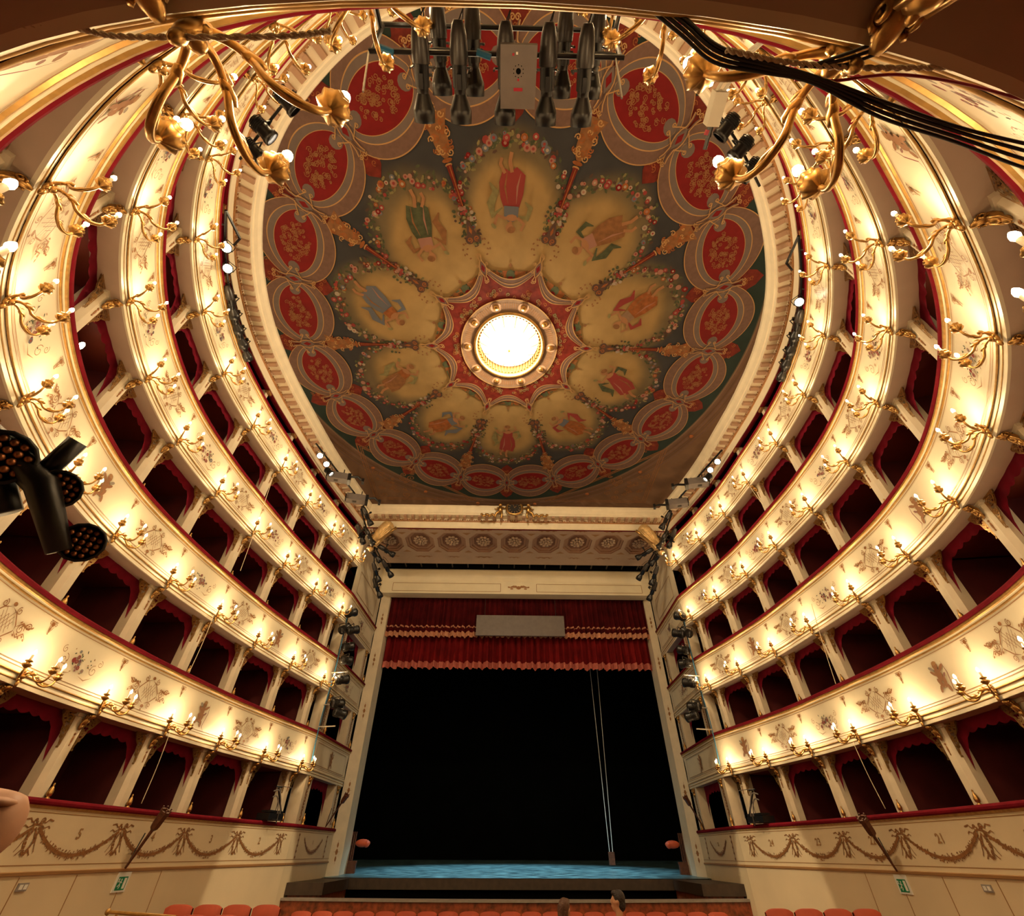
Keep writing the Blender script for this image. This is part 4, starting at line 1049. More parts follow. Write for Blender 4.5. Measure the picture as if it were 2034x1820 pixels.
for x_ in (-1.3, 2.4): MB().tube([(x_, 23.12, 10.9), (x_, 23.12, 12.0)], 0.012, 6).obj('hanger', 'dark_grey', SC)

sf = mat('stage_floor', (0.05, 0.12, 0.15), 0.35)
nt = sf.node_tree; tc = nt.nodes.new('ShaderNodeTexCoord'); mp = nt.nodes.new('ShaderNodeMapping'); mp.inputs['Scale'].default_value = (0.8, 7, 1); nzn = nt.nodes.new('ShaderNodeTexNoise'); nzn.inputs['Scale'].default_value = 2.2; nzn.inputs['Detail'].default_value = 8
rp = nt.nodes.new('ShaderNodeValToRGB'); rp.color_ramp.elements[0].position = 0.42; rp.color_ramp.elements[0].color = (0.006, 0.022, 0.035, 1); rp.color_ramp.elements[1].position = 0.66; rp.color_ramp.elements[1].color = (0.22, 0.42, 0.46, 1)  # pale teal streaks imitate blue stage light reflected on the boards
nt.links.new(tc.outputs['Object'], mp.inputs['Vector']); nt.links.new(mp.outputs['Vector'], nzn.inputs['Vector']); nt.links.new(nzn.outputs['Fac'], rp.inputs['Fac']); nt.links.new(rp.outputs['Color'], nt.nodes['Principled BSDF'].inputs['Base Color'])
m = MB(); m.grid([[(-9.5, 22.4, 0.90), (10, 22.4, 0.90)], [(-9.5, 32, 1.30), (10, 32, 1.30)]]); m.obj('floor_stage', 'stage_floor', label='raked stage floor with streaks of blue light in its colour', kind='structure')
m = MB(); m.grid([[(-9.5, 32, -0.6), (10, 32, -0.6)], [(-9.5, 32, 15), (10, 32, 15)]]); m.obj('wall_stage_back', 'stage_drape', label='black drape at the back of the stage', kind='structure')
m = MB(); m.grid([[(-9.5, y_, -0.6), (-9.5, y_, 15)] for y_ in (23.9, 32)]); m.obj('wall_stage_left', 'stage_black', label='black left side of the stage', kind='structure')
m = MB(); m.grid([[(10, y_, -0.6), (10, y_, 15)] for y_ in (23.9, 32)]); m.obj('wall_stage_right', 'stage_black', label='black right side of the stage', kind='structure')
m = MB(); m.grid([[(-9.5, y_, 15), (10, y_, 15)] for y_ in (23.0, 32)]); m.obj('ceiling_stage', 'stage_black', label='black fly space over the stage', kind='structure')
for sd in (-1, 1):
    u, w_, zz, V = drape(*((-9.4, -6.55) if sd < 0 else (7.4, 9.9)), 24.3, 0.98, 12.5, 9, 0.09, 20 + sd, 0.0)
    MB().grid(V).obj('masking_curtain', 'stage_drape', None, True, label='black masking drape just inside the %s jamb of the stage' % SIDE[sd], cat='curtain', group='masking drapes')
ld = bpy.data.lights.new('stage_wash', 'SPOT'); ld.energy = 9000; ld.color = (0.55, 0.88, 1.0); ld.spot_size = math.radians(62); ld.spot_blend = 0.6; ld.shadow_soft_size = 0.2
SW = thing('stage_wash_lamp', label='blue wash lamp hidden high over the stage floor', cat='spotlight')
MB().lathe([(0.10, 0.30), (0.13, 0.25), (0.13, 0.0), (0.16, -0.05)], 12, M=Matrix.Translation((0.3, 25.0, 11.2))).obj('housing', 'black_metal', SW)
MB().tube([(0.3, 25.0, 11.5), (0.3, 25.0, 15.0)], 0.03, 7).obj('pipe', 'black_metal', SW)
link('stage_wash', ld, SW, Matrix.Translation((0.3, 25.0, 11.1)) @ Matrix.Rotation(math.radians(0), 4, 'X') @ Matrix.Diagonal((1.35, 0.8, 1, 1)))
# twin lines with a weight
HC = thing('hanging_weight', label='pair of pale lines with a brown weight hanging over the stage', cat='weight')
for dx, x1_ in ((0, 4.56), (0.39, 4.70)): MB().tube([(4.54 + dx, 26.6, 11.5), (4.54 + dx, 26.6, 9.1), (x1_, 26.6, 1.62)], 0.014, 6).obj('line', 'sign_white', HC)
MB().box((4.63, 26.6, 1.42), (0.24, 0.20, 0.44)).obj('weight', 'wood_dark', HC)
# apron beam, side wings, pit
m = MB(); m.box((0.25, 22.55, 0.74), (12.6, 0.30, 0.30)); m.obj('trim_stage_edge', 'apron', label='dark brown front edge of the stage', kind='structure')
for sd, x0, x1_ in ((-1, -6.90, -5.75), (1, 6.0, 7.36)):
    W = thing('apron_wing', label='dark wooden wing of the forestage along the %s stage box' % SIDE[sd], cat='platform', group='forestage wings')
    MB().box(((x0 + x1_) / 2, 20.95, 0.74), (x1_ - x0, 3.3, 0.28)).obj('deck', 'apron', W)
    MB().box(((x0 + x1_) / 2, 20.95, 0.05), (x1_ - x0 - 0.15, 3.1, 1.10)).obj('side_boards', 'pit_wood', W)
m = MB(); m.grid([[(-7, y_, -0.9), (7.5, y_, -0.9)] for y_ in (19.0, 22.7)]); m.grid([[(-7, 22.7, -0.9), (7.5, 22.7, -0.9)], [(-7, 22.7, 0.9), (7.5, 22.7, 0.9)]]); m.obj('floor_pit', 'stage_black', label='dark sunken orchestra pit', kind='structure')
xs = np.linspace(-6.98, 7.42, 25); yy_ = 18.75 + 0.55 * ((xs - 0.2) / 7.2) ** 2
m = MB(); m.grid([[(x, y - 0.12, z_) for x, y in zip(xs, yy_)] for z_ in (-0.75, 0.50)]); m.grid([[(x, y + 0.12, z_) for x, y in zip(xs, yy_)] for z_ in (-0.75, 0.50)])
PW = m.obj('wall_pit', 'pit_wood', label='red-brown marbled front wall of the orchestra pit', kind='structure')
m = MB(); pr = [(-0.17, 0.49), (-0.17, 0.55), (0.17, 0.55), (0.17, 0.49)]
m.grid([[(x, y + o, z_) for x, y in zip(xs, yy_)] for o, z_ in pr]); m.obj('pit_rail', 'rail_grey', PW)

# ------------------------------------------------------------------ clock and putti above the arch
K = thing('clock', label='round gilt clock in the middle of the cornice over the stage', cat='clock')
Mk = frame((0.11, 17.56, 13.80), (1, 0, 0), (0, 0, 1), (0, -1, 0))
def lathe_to(prof, n, M, **k): return MB().lathe(prof, n, M=M, **k)
lathe_to([(0.30, 0.0), (0.40, 0.02), (0.42, 0.08), (0.36, 0.11), (0.31, 0.09)], 32, Mk).obj('rim', 'gold', K, True)
lathe_to([(0.0, 0.05), (0.31, 0.05)], 32, Mk).obj('dial', 'dark_grey', K)
for i in range(12):
    q = i * PI / 6; MB().box((0.11 + 0.25 * math.sin(q), 17.49, 13.80 + 0.25 * math.cos(q)), (0.025, 0.01, 0.07), R=[[math.cos(q), 0, math.sin(q)], [0, 1, 0], [-math.sin(q), 0, math.cos(q)]]).obj('hour_mark', 'p_gold', K)
MB().tube([(0.11, 17.485, 13.80), (0.20, 17.485, 13.90)], 0.012, 5).obj('hour_hand', 'p_gold', K); MB().tube([(0.11, 17.48, 13.80), (0.05, 17.48, 14.01)], 0.009, 5).obj('minute_hand', 'p_gold', K)
def putto(name, M, lab, sx):
    m = MB()
    m.ell((0, 0, 0.20), (0.12, 0.10, 0.18)); m.ell((0, 0.0, 0.46), (0.095, 0.095, 0.11)); m.ell((0, 0, 0.34), (0.06, 0.06, 0.06))
    m.tube([(sx * 0.05, 0, 0.08), (sx * 0.20, 0.08, 0.02), (sx * 0.24, 0.05, -0.18), (sx * 0.27, 0.1, -0.22)], [0.07, 0.06, 0.045, 0.03], 7); m.tube([(-sx * 0.05, 0, 0.06), (-sx * 0.08, 0.10, -0.08), (-sx * 0.04, 0.05, -0.26)], [0.07, 0.055, 0.035], 7)
    m.tube([(-sx * 0.10, 0, 0.30), (-sx * 0.24, 0.02, 0.30), (-sx * 0.36, 0.02, 0.38)], [0.045, 0.035, 0.025], 7); m.tube([(sx * 0.10, 0, 0.30), (sx * 0.20, 0.05, 0.20), (sx * 0.26, 0.08, 0.28)], [0.045, 0.035, 0.025], 7)
    m.ell((0, 0.02, 0.51), (0.10, 0.10, 0.07))
    t = thing(name, M, label=lab, cat='sculpture', group='putti beside the clock'); m.obj('body', 'gold', t, True)
    r = random.Random(sx); m = MB()
    for i in range(9): m.ell((sx * (0.30 + 0.07 * i), 0, -0.14 + 0.05 * math.sin(i * 1.7)), (0.07, 0.05, 0.06), 7, 4)
    m.obj('leaf_scroll', 'gold', t, True)
putto('putto', Matrix.Translation((-0.55, 17.54, 13.55)), 'gilded putto seated left of the clock', -1)
putto('putto', Matrix.Translation((0.77, 17.54, 13.55)), 'gilded putto seated right of the clock', 1)

# ------------------------------------------------------------------ winged figures at the corners of the arch
def winged(sd):
    t = thing('winged_figure', label='gilded winged figure with a trumpet at the upper %s corner of the arch' % SIDE[sd], cat='sculpture', group='winged figures of the arch')
    X = (lambda x: -6.9 + x) if sd < 0 else (lambda x: 7.32 - x)
    P = lambda x, y, z: (X(x), y, z)
    m = MB()
    pts = [P(0.62, 18.15, 12.05), P(0.72, 18.05, 12.30), P(0.92, 17.95, 12.60), P(1.15, 17.92, 12.88), P(1.32, 17.95, 13.05)]
    m.tube(smooth_pts(pts, 4), np.interp(np.linspace(0, 1, 17), [0, 0.2, 0.45, 0.8, 1], [0.15, 0.24, 0.28, 0.34, 0.22]), 12)
    for q in range(5): m.tube([P(0.70 + 0.05 * q, 17.85 - 0.02 * q, 12.20), P(0.95 + 0.07 * q, 17.68, 12.65 - 0.05 * q), P(1.20 + 0.06 * q, 17.66, 12.95 - 0.06 * q)], 0.045, 6)
    m.obj('robe', 'gilt_cream', t, True)
    m = MB(); m.ell(P(0.55, 18.12, 11.90), (0.12, 0.12, 0.14), 12, 8); m.ell(P(0.585, 18.12, 12.02), (0.07, 0.07, 0.10)); m.ell(P(0.60, 18.0, 11.89), (0.025, 0.04, 0.03))
    m.tube([P(0.68, 18.0, 12.15), P(0.85, 17.85, 11.98), P(0.95, 17.8, 12.15)], [0.06, 0.05, 0.035], 8); m.tube([P(0.58, 18.2, 12.18), P(0.42, 18.25, 12.05), P(0.40, 18.1, 11.90)], [0.06, 0.05, 0.035], 8)
    m.obj('body', 'gilt_cream', t, True)
    m = MB(); m.ell(P(0.52, 18.15, 11.96), (0.13, 0.13, 0.11)); m.obj('hair', 'wood_dark', t, True)
    m = MB(); m.tube([P(0.95, 17.8, 12.15), P(1.35, 17.75, 12.55), P(1.62, 17.72, 12.78)], [0.015, 0.02, 0.07], 8); m.obj('trumpet', 'gold', t, True)
    for q in (0, 1):
        w = MB()
        for i in range(9):
            a = P(0.72, 18.2, 12.25); b = P(0.30 + 0.12 * i - 0.1 * q, 18.35 - 0.25 * q, 12.95 - 0.02 * (i - 4) ** 2 + 0.1)
            w.tube([a, tuple((np.array(a) + np.array(b)) / 2 + np.array((0, -0.04, 0.05))), b], [0.035, 0.06, 0.02], 5)
        w.obj('wing', 'gilt_paint', t, True)
for sd in (-1, 1): winged(sd)

# ------------------------------------------------------------------ stage lamps and rigging
def profile_spot(name='profile_spotlight'):
    """long black profile lantern pointing along +Y"""
    t = thing(name)
    R = Matrix.Rotation(-PI / 2, 4, 'X')              # lathe axis z -> +y
    L = lambda prof, n=16: MB().lathe(prof, n, M=R)
    L([(0.0, -0.42), (0.05, -0.42), (0.07, -0.38), (0.09, -0.30), (0.105, -0.12), (0.10, -0.05)]).obj('lamp_house', 'dark_grey', t, True)
    L([(0.10, -0.05), (0.085, -0.04), (0.085, 0.16), (0.07, 0.17), (0.07, 0.22)]).obj('barrel', 'black_metal', t, True)
    L([(0.07, 0.22), (0.075, 0.23), (0.125, 0.36), (0.13, 0.37), (0.13, 0.50), (0.115, 0.50)]).obj('hood', 'black_metal', t, True)
    L([(0.0, 0.44), (0.115, 0.44)]).obj('lens', 'stage_black', t)
    m = MB(); m.tube([(-0.13, 0.0, 0.0), (-0.13, 0.0, 0.20), (0, 0, 0.26), (0.13, 0.0, 0.20), (0.13, 0, 0)], 0.014, 6); m.box((0, 0, 0.28), (0.06, 0.08, 0.08)); m.obj('yoke', 'black_metal', t)
    m = MB(); m.box((0, 0.10, -0.10), (0.05, 0.14, 0.03)); m.box((0.10, 0.05, 0.02), (0.04, 0.03, 0.03)); m.obj('shutter_knob', 'black_metal', t)
    m = MB(); m.tube([(0, -0.40, 0.03), (0.05, -0.5, 0.1), (0.02, -0.35, 0.2), (0, -0.1, 0.27)], 0.008, 5); m.obj('lead', 'cable_black', t)
    return t
def can_lamp(lit):
    t = thing('lit_can_lamp' if lit else 'can_lamp')
    R = Matrix.Rotation(-PI / 2, 4, 'X'); L = lambda prof, n=14: MB().lathe(prof, n, M=R)
    L([(0.0, -0.16), (0.08, -0.16), (0.10, -0.10), (0.11, 0.10), (0.125, 0.12), (0.125, 0.18), (0.10, 0.18)]).obj('can', 'black_metal', t, True)
    L([(0.0, 0.13), (0.10, 0.12)]).obj('lens', 'lamp_lens' if lit else 'dark_grey', t)
    m = MB(); m.tube([(-0.13, 0, 0), (-0.13, 0, 0.16), (0.13, 0, 0.16), (0.13, 0, 0)], 0.012, 6); m.obj('yoke', 'black_metal', t)
    m = MB()
    for i in range(5): m.lathe([(0.106, -0.02 - 0.025 * i), (0.122, -0.025 - 0.025 * i), (0.106, -0.03 - 0.025 * i)], 14, M=R)
    m.obj('cooling_fins', 'dark_grey', t)
    MB().box((0, -0.02, 0.112), (0.02, 0.20, 0.012)).obj('highlight_strip', 'silver', t)  # silver strip stands in for the highlight along the can
    return t
def moving_projector():
    t = thing('moving_projector')
    m = MB(); m.box((0, 0, 0), (0.34, 0.80, 0.30)); m.obj('case', 'grey_case', t)
    MB().box((0.0, -0.05, -0.156), (0.12, 0.16, 0.012)).obj('badge', 'dark_grey', t)
    m = MB(); m.box((0, 0.44, 0), (0.36, 0.12, 0.34)); m.obj('nose', 'black_metal', t)
    m = MB(); m.tube([(0.10, 0.50, 0.05), (0.10, 0.75, 0.10), (0.02, 0.95, 0.0)], [0.05, 0.05, 0.04], 7); m.box((0.02, 0.98, -0.03), (0.22, 0.10, 0.16)); m.obj('mirror_arm', 'black_metal', t)
    m = MB(); m.box((0, -0.42, 0.0), (0.26, 0.05, 0.24)); m.tube([(-0.1, -0.2, 0.15), (-0.1, -0.2, 0.36)], 0.02, 6); m.tube([(0.1, 0.2, 0.15), (0.1, 0.2, 0.36)], 0.02, 6); m.obj('mount', 'black_metal', t)
    return t
PS, CL, LL, MP = profile_spot(), can_lamp(False), can_lamp(True), moving_projector()
sPS, sCL, sLL, sMP = [], [], [], []
# bar of profile lanterns over the middle of the house
BAR = thing('lighting_bar', label='black double lighting bar hanging in front of the middle balcony', cat='lighting bar')
for y_, z_ in ((0.86, 8.62), (0.70, 9.35)): MB().tube([(-1.98, y_, z_), (1.0, y_, z_)], 0.028, 8).obj('rail', 'black_metal', BAR)
for x_ in (-1.93, 0.95):
    MB().tube([(x_, 0.20, 8.95), (x_, 0.72, 9.2), (x_, 0.70, 9.35), (x_, 0.86, 8.62)], 0.03, 7).obj('bracket', 'black_metal', BAR)
    MB().tube([(x_ - 0.05, 0.86, 8.62), (x_ - 0.03, 1.12, 7.95)], 0.012, 6).obj('safety_rod', 'silver', BAR)
for x_ in (-1.62, -0.72, 0.3): 
    MB().tube(smooth_pts([(x_, 0.84, 8.66), (x_ + 0.2, 0.86, 8.70), (x_ + 0.45, 0.83, 8.66), (x_ + 0.7, 0.86, 8.68)]), 0.016, 6).obj('lead', 'cable_black', BAR)
for x_, y_ in ((-1.85, 0.82), (-0.72, 0.84)): MB().tube([(x_, y_, 8.58), (x_ + 0.16, y_ + 0.04, 8.55)], 0.035, 8).obj('plug', 'blue_plastic', BAR)
for i, x_ in enumerate((-1.36, -0.92, -0.39, 0.10, 0.53)):
    placed(PS, sPS, aim((x_, 0.98, 8.42), (0.02 * (i - 2), 1, -0.05)), label='black profile lantern, %s from the left in the front row of the central bar' % ORD[i + 1], cat='spotlight', group='lanterns of the central bar')
for i, x_ in enumerate((-1.22, -0.80, 0.33, 0.72)):
    placed(PS, sPS, aim((x_, 0.84, 9.15), (0.0, 1, -0.08)), label='black profile lantern, %s from the left in the rear row of the central bar' % ORD[i + 1], cat='spotlight', group='lanterns of the central bar')
DB = thing('dimmer_box', label='flat grey dimmer box hung under the central lighting bar', cat='box')
MB().box((-0.24, 1.0, 8.22), (0.40, 0.56, 0.14)).obj('case', 'grey_case', DB)
MB().lathe([(0.0, 0.0), (0.028, 0.0)], 14, M=Matrix.Translation((-0.24, 0.94, 8.147))).obj('dial', 'stage_black', DB)
for i in range(10):
    q = PI * i / 5 + 0.3; MB().lathe([(0.0, 0.0), (0.006, 0.0)], 6, M=Matrix.Translation((-0.24 + 0.055 * math.cos(q), 0.94 + 0.055 * math.sin(q), 8.147))).obj('dial_dot', 'stage_black', DB)
for x_, y_, mn in ((-0.24, 1.015, 'cable_red'), (-0.30, 0.80, 'cable_red'), (-0.26, 0.79, 'sign_white')): MB().box((x_, y_, 8.147), (0.022, 0.022, 0.004)).obj('indicator', mn, DB)
MB().box((-0.24, 1.10, 8.147), (0.10, 0.03, 0.004)).obj('maker_mark', 'cable_red', DB)
for x_ in (-0.38, -0.1): MB().tube([(x_, 0.85, 8.29), (x_, 0.86, 8.62)], 0.012, 6).obj('hanger', 'dark_grey', DB)

def along(k, off, z): 
    s = np.interp(k, range(26), QS); p, n, t = HS.at(s); return k3(p + n * off, z), n, t
# lamp bars on the rail of the top balcony
for sd in (-1, 1):
    ks = np.linspace(8.1, 6.0, 12); kk = ks if sd < 0 else 25 - ks
    B = thing('balcony_lamp_bar', label='curved black lamp bar on the top balcony rail, %s side' % SIDE[sd], cat='lighting bar', group='lamp bars of the top balcony')
    pts = [along(k, 0.10, 12.72)[0] for k in kk]; MB().tube(pts, 0.03, 7).obj('rail', 'black_metal', B)
    for k in kk[1::3]:
        p, n, t = along(k, 0.10, 12.72); MB().tube([p, (p[0] - n[0] * 0.12, p[1] - n[1] * 0.12, 12.55)], 0.02, 6).obj('clamp', 'dark_grey', B)
    p0 = along(kk[0], 0.10, 12.72)[0]; p1 = along(kk[2], 0.35, 12.95)[0]; MB().tube([p0, p1], 0.035, 6).obj('strut', 'black_metal', B); MB().tube([p1, (p1[0], p1[1], 12.6)], 0.03, 6).obj('strut', 'black_metal', B)
    for i, k in enumerate((6.12, 6.35, 6.6, 6.85)):
        p, n, t = along(k if sd < 0 else 25 - k, 0.16, 12.55); d = np.array((-t[0] * sd * -1, -t[1] * sd * -1)) * (1 if sd < 0 else 1)
        d = -t if sd < 0 else t
        placed(PS, sPS, aim(p, (d[0] + 0.1 * n[0], d[1] + 0.1 * n[1], -0.12)), label='black lantern, %s nearest the stage on the %s top balcony lamp bar' % (ORD[i + 1], SIDE[sd]), cat='spotlight', group='lanterns of the top balcony bars')
    for i, k in enumerate((7.35, 7.65) if sd < 0 else (7.2,)):
        p, n, t = along(k if sd < 0 else 25 - k, 0.20, 12.55); c = np.array((-0.31, 0, 1.6)) - np.array(p)
        placed(LL, sLL, aim(p, c), label='lit can lamp on the %s top balcony lamp bar%s' % (SIDE[sd], '' if sd > 0 else (', nearer the stage' if i == 0 else ', farther from the stage')), cat='spotlight', group='lit can lamps')
# lamps high over the back of the house
for i, (x_, y_, lit) in enumerate(((-4.66, 2.22, 1), (-4.10, 1.80, 0), (-4.95, 2.55, 0), (3.82, 2.33, 1), (4.12, 2.66, 0), (3.45, 2.02, 0))):
    sd = -1 if x_ < 0 else 1
    q = placed(LL if lit else CL, sLL if lit else sCL, aim((x_, y_, 11.1), (-x_ * 0.2, 1, -0.25), sc=1.15), label='%s can lamp high at the back of the house, %s side%s' % ('lit' if lit else 'dark', SIDE[sd], '' if lit else (', nearer the rear' if i in (1, 5) else ', nearer the stage')), cat='spotlight', group='can lamps at the back')
for sd, pts in ((-1, [(-5.45, 2.2, 11.15), (-4.0, 1.1, 11.15)]), (1, [(4.9, 2.6, 11.15), (3.2, 1.35, 11.15)])):
    pp = smooth_pts([(-5.35, 2.75, 11.3), (-4.66, 2.22, 11.3), (-4.0, 1.72, 11.3)] if sd < 0 else [(4.5, 3.0, 11.3), (3.82, 2.33, 11.3), (3.3, 1.9, 11.3)])
    B = thing('rear_lamp_bar', label='short black lamp bar high at the back, %s side' % SIDE[sd], cat='lighting bar', group='rear lamp bars'); MB().tube(pp, 0.025, 7).obj('rail', 'black_metal', B)
# lamps round the upper corners of the arch
for sd in (-1, 1):
    X = (lambda x: x) if sd < 0 else (lambda x: 0.42 - x)
    for i, (x_, y_) in enumerate(((-7.40, 13.0), (-7.30, 13.5))):
        c = np.array((-0.31, 0, 1.6)) - np.array((X(x_), y_, 12.95))
        placed(LL, sLL, aim((X(x_), y_, 12.95), c), label='lit can lamp under the cornice on the %s, %s' % (SIDE[sd], 'farther from the stage' if i == 0 else 'nearer the stage'), cat='spotlight', group='lit can lamps')
    src = (X(-7.22), 13.7, 12.75); dst = Vector((-sd * 7.0 + 0.2, 17.4, 0.9)); ld = bpy.data.lights.new('can_beam', 'SPOT'); ld.energy = 5200; ld.color = (1, 0.80, 0.50); ld.spot_size = math.radians(13); ld.spot_blend = 0.25; ld.shadow_soft_size = 0.08
    q = placed(LL, sLL, aim(src, dst - Vector(src)), label='lit can lamp aimed across the house from the %s cornice' % SIDE[sd], cat='spotlight', group='lit can lamps')
    lo_ = bpy.data.objects.new('can_beam', ld); C.objects.link(lo_); lo_.matrix_world = Matrix.Translation(Vector(src) + (dst - Vector(src)).normalized() * 0.3) @ (dst - Vector(src)).to_track_quat('-Z', 'Y').to_matrix().to_4x4()
    lo_.parent = q; lo_.matrix_parent_inverse = q.matrix_world.inverted()
    for i, (x_, y_, z_) in enumerate(((-7.12, 14.4, 13.02), (-6.75, 15.9, 13.05))):
        placed(MP, sMP, aim((X(x_), y_, z_), (-sd * 1.0, 0.32, 0.06)), label='grey moving projector under the cornice at the %s, %s of two' % (SIDE[sd], 'farther from the stage' if i == 0 else 'nearer the stage'), cat='projector', group='moving projectors')
    for i, (x_, y_, z_, d) in enumerate(((-6.50, 16.9, 12.9, (0.4, 0.6, -0.6)), (-6.72, 17.3, 12.2, (0.2, 0.8, -0.5)), (-6.45, 17.7, 12.35, (0.5, 0.5, -0.7)), (-6.35, 18.6, 11.95, (0.5, 0.6, -0.4)), (-5.95, 18.9, 12.3, (0.6, 0.4, -0.2)), (-6.25, 19.2, 11.35, (0.3, 0.7, -0.7)), (-5.90, 19.6, 11.75, (0.4, 0.7, -0.5)), (-6.25, 19.9, 10.9, (0.3, 0.7, -0.6)))):
        placed(PS, sPS, aim((X(x_), y_, z_), (d[0] * -sd, d[1], d[2]), sc=1.05), label='black lantern in the cluster at the upper %s arch corner, %s from the house' % (SIDE[sd], ORD[i + 1]), cat='spotlight', group='lanterns of the arch corners')
    B = thing('corner_lamp_truss', label='black pipe frame carrying lanterns at the upper %s arch corner' % SIDE[sd], cat='lighting bar', group='corner lamp frames')
    for a_, b_ in (((-6.7, 16.6, 13.0), (-6.6, 18.0, 12.6)), ((-6.6, 18.0, 12.6), (-6.2, 20.2, 12.2)), ((-6.6, 18.0, 12.6), (-6.7, 17.2, 11.9)), ((-6.4, 18.6, 12.4), (-6.4, 20.0, 10.9)), ((-7.5, 12.6, 13.2), (-6.6, 16.6, 13.2))):
        MB().tube([(X(a_[0]), a_[1], a_[2]), (X(b_[0]), b_[1], b_[2])], 0.035, 7).obj('pipe', 'black_metal', B)
    # column of cans on the corner pier
    B = thing('corner_lamp_column', label='vertical pipe with cross tubes on the %s corner pier of the house' % SIDE[sd], cat='lighting bar', group='corner lamp columns')
    MB().tube([(X(-6.78), 18.55, 4.9), (X(-6.78), 18.55, 9.2)], 0.03, 7).obj('pole', 'dark_grey', B)
    for z_ in (4.95, 5.65, 6.75): MB().tube([(X(-6.85), 18.5, z_), (X(-6.20), 18.35, z_)], 0.022, 6).obj('cross_tube', 'silver', B)
    MB().tube(smooth_pts([(X(-6.8), 18.5, 8.9), (X(-6.74), 18.5, 7.0), (X(-6.82), 18.5, 5.2), (X(-6.78), 18.5, 3.9)]), 0.018, 6).obj('lead', 'blue_plastic', B)
    for i, (x_, z_, d) in enumerate(((-6.62, 9.0, (0.5, 0.5, 0.35)), (-6.72, 8.35, (0.3, 0.5, 0.5)), (-6.38, 8.30, (0.6, 0.5, 0.3)), (-6.42, 7.65, (0.5, 0.6, 0.3)), (-6.36, 7.15, (0.5, 0.6, 0.1)), (-6.34, 6.45, (0.6, 0.5, 0.2)), (-6.32, 5.65, (0.5, 0.6, 0.1)), (-6.15, 5.35, (0.6, 0.6, -0.1)))):
        placed(CL, sCL, aim((X(x_), 18.3, z_), (d[0] * -sd, d[1], d[2]), sc=1.35), label='black can lamp on the %s corner column, %s from the top' % (SIDE[sd], ORD[i + 1]), cat='spotlight', group='can lamps of the corner columns')

# ------------------------------------------------------------------ ropes, cables and the junction box near the camera
def line_thing(name, pts, r, mn, lab, cat, grp=None, n=7, twist=False):
    P = smooth_pts(pts, 8); m = MB()
    if twist:
        k = np.linspace(0, 1, len(P)); 
        P = np.asarray([np.array([np.interp(q, k, P[:, j]) for j in range(3)]) for q in np.linspace(0, 1, 140)])
        for ph in (0, PI):
            a = np.linspace(0, 120, 140) + ph; m.tube(P + np.stack([0 * a, r * 0.55 * np.cos(a), r * 0.55 * np.sin(a)], 1), r * 0.72, 6)
    else: m.tube(P, r, n)
    return m.obj(name, mn, None, True, label=lab, cat=cat, group=grp)
line_thing('rope', [(-2.3, 0.25, 3.62), (-1.96, 0.215, 3.60), (-1.76, 0.205, 3.60), (-1.61, 0.225, 3.60), (-1.40, 0.225, 3.61), (-1.06, 0.215, 3.60), (-0.9, 0.20, 3.61)], 0.008, 'rope', 'pale rope strung under the balcony at the top left', 'rope', 'ropes over the camera', twist=True)
line_thing('rope', [(0.40, 0.22, 3.61), (0.60, 0.245, 3.60), (0.84, 0.255, 3.60), (1.10, 0.25, 3.60), (1.40, 0.245, 3.60), (1.7, 0.26, 3.61)], 0.008, 'rope', 'pale rope strung under the balcony at the top right', 'rope', 'ropes over the camera', twist=True)
for i, o in enumerate((0, 0.012, 0.026, 0.04)):
    line_thing('black_cable', [(0.05, 0.05 + o, 3.70), (0.25, 0.15 + o, 3.66), (0.38, 0.215 + o, 3.63), (0.55, 0.25 + o * 0.6, 3.60), (0.72, 0.28 + o * 0.4, 3.59), (1.01, 0.345 + o, 3.58), (1.32, 0.41 + o, 3.58), (1.61, 0.455 + o * 1.6, 3.58), (1.9, 0.50 + o * 2, 3.60)], 0.006, 'cable_black', 'black cable sagging along the balcony at the top right, %s of four' % ('uppermost', 'second', 'third', 'lowest')[i], 'cable', 'sagging black cables')
for i, o in enumerate((0, 0.015, 0.03)):
    line_thing('black_cable', [(0.66 + o, 0.255, 3.60), (0.80, 0.25 - o, 3.60), (0.95, 0.20 - o, 3.60), (1.10, 0.145 - o * 0.6, 3.60), (1.25, 0.10 - o, 3.60), (1.5, 0.04 - o, 3.60)], 0.0055, 'cable_black', 'black cable rising to the top right corner, %s of three' % ('lowest', 'middle', 'uppermost')[i], 'cable', 'rising black cables')
line_thing('red_cable', [(0.66, 0.29, 3.60), (0.80, 0.29, 3.60), (1.0, 0.27, 3.60), (1.25, 0.29, 3.60), (1.5, 0.33, 3.60), (1.8, 0.37, 3.60)], 0.005, 'cable_red', 'thin red cable crossing under the balcony at the top right', 'cable')
JB = thing('junction_box', label='cream junction box with black plugs hanging on white cables at the top right', cat='box')
m = MB(); m.box((1.09, 0.72, 5.45), (0.085, 0.19, 0.10)); m.obj('case', 'white_plastic', JB)
m = MB(); m.tube([(1.09, 0.81, 5.44), (1.085, 0.88, 5.42)], 0.022, 8); m.tube([(1.085, 0.87, 5.42), (1.08, 0.95, 5.40)], 0.015, 8); m.obj('plug', 'black_metal', JB)
MB().tube([(1.075, 0.84, 5.43), (1.07, 0.87, 5.425)], 0.02, 8).obj('red_plug', 'cable_red', JB)
for o in (0, 0.05):
    MB().tube(smooth_pts([(1.11 - o, 0.64, 5.46), (1.15 - o, 0.55, 5.45), (1.20 - o * 0.5, 0.42, 5.40), (1.24, 0.30, 5.2)]), 0.012, 7).obj('white_cable', 'white_plastic', JB)
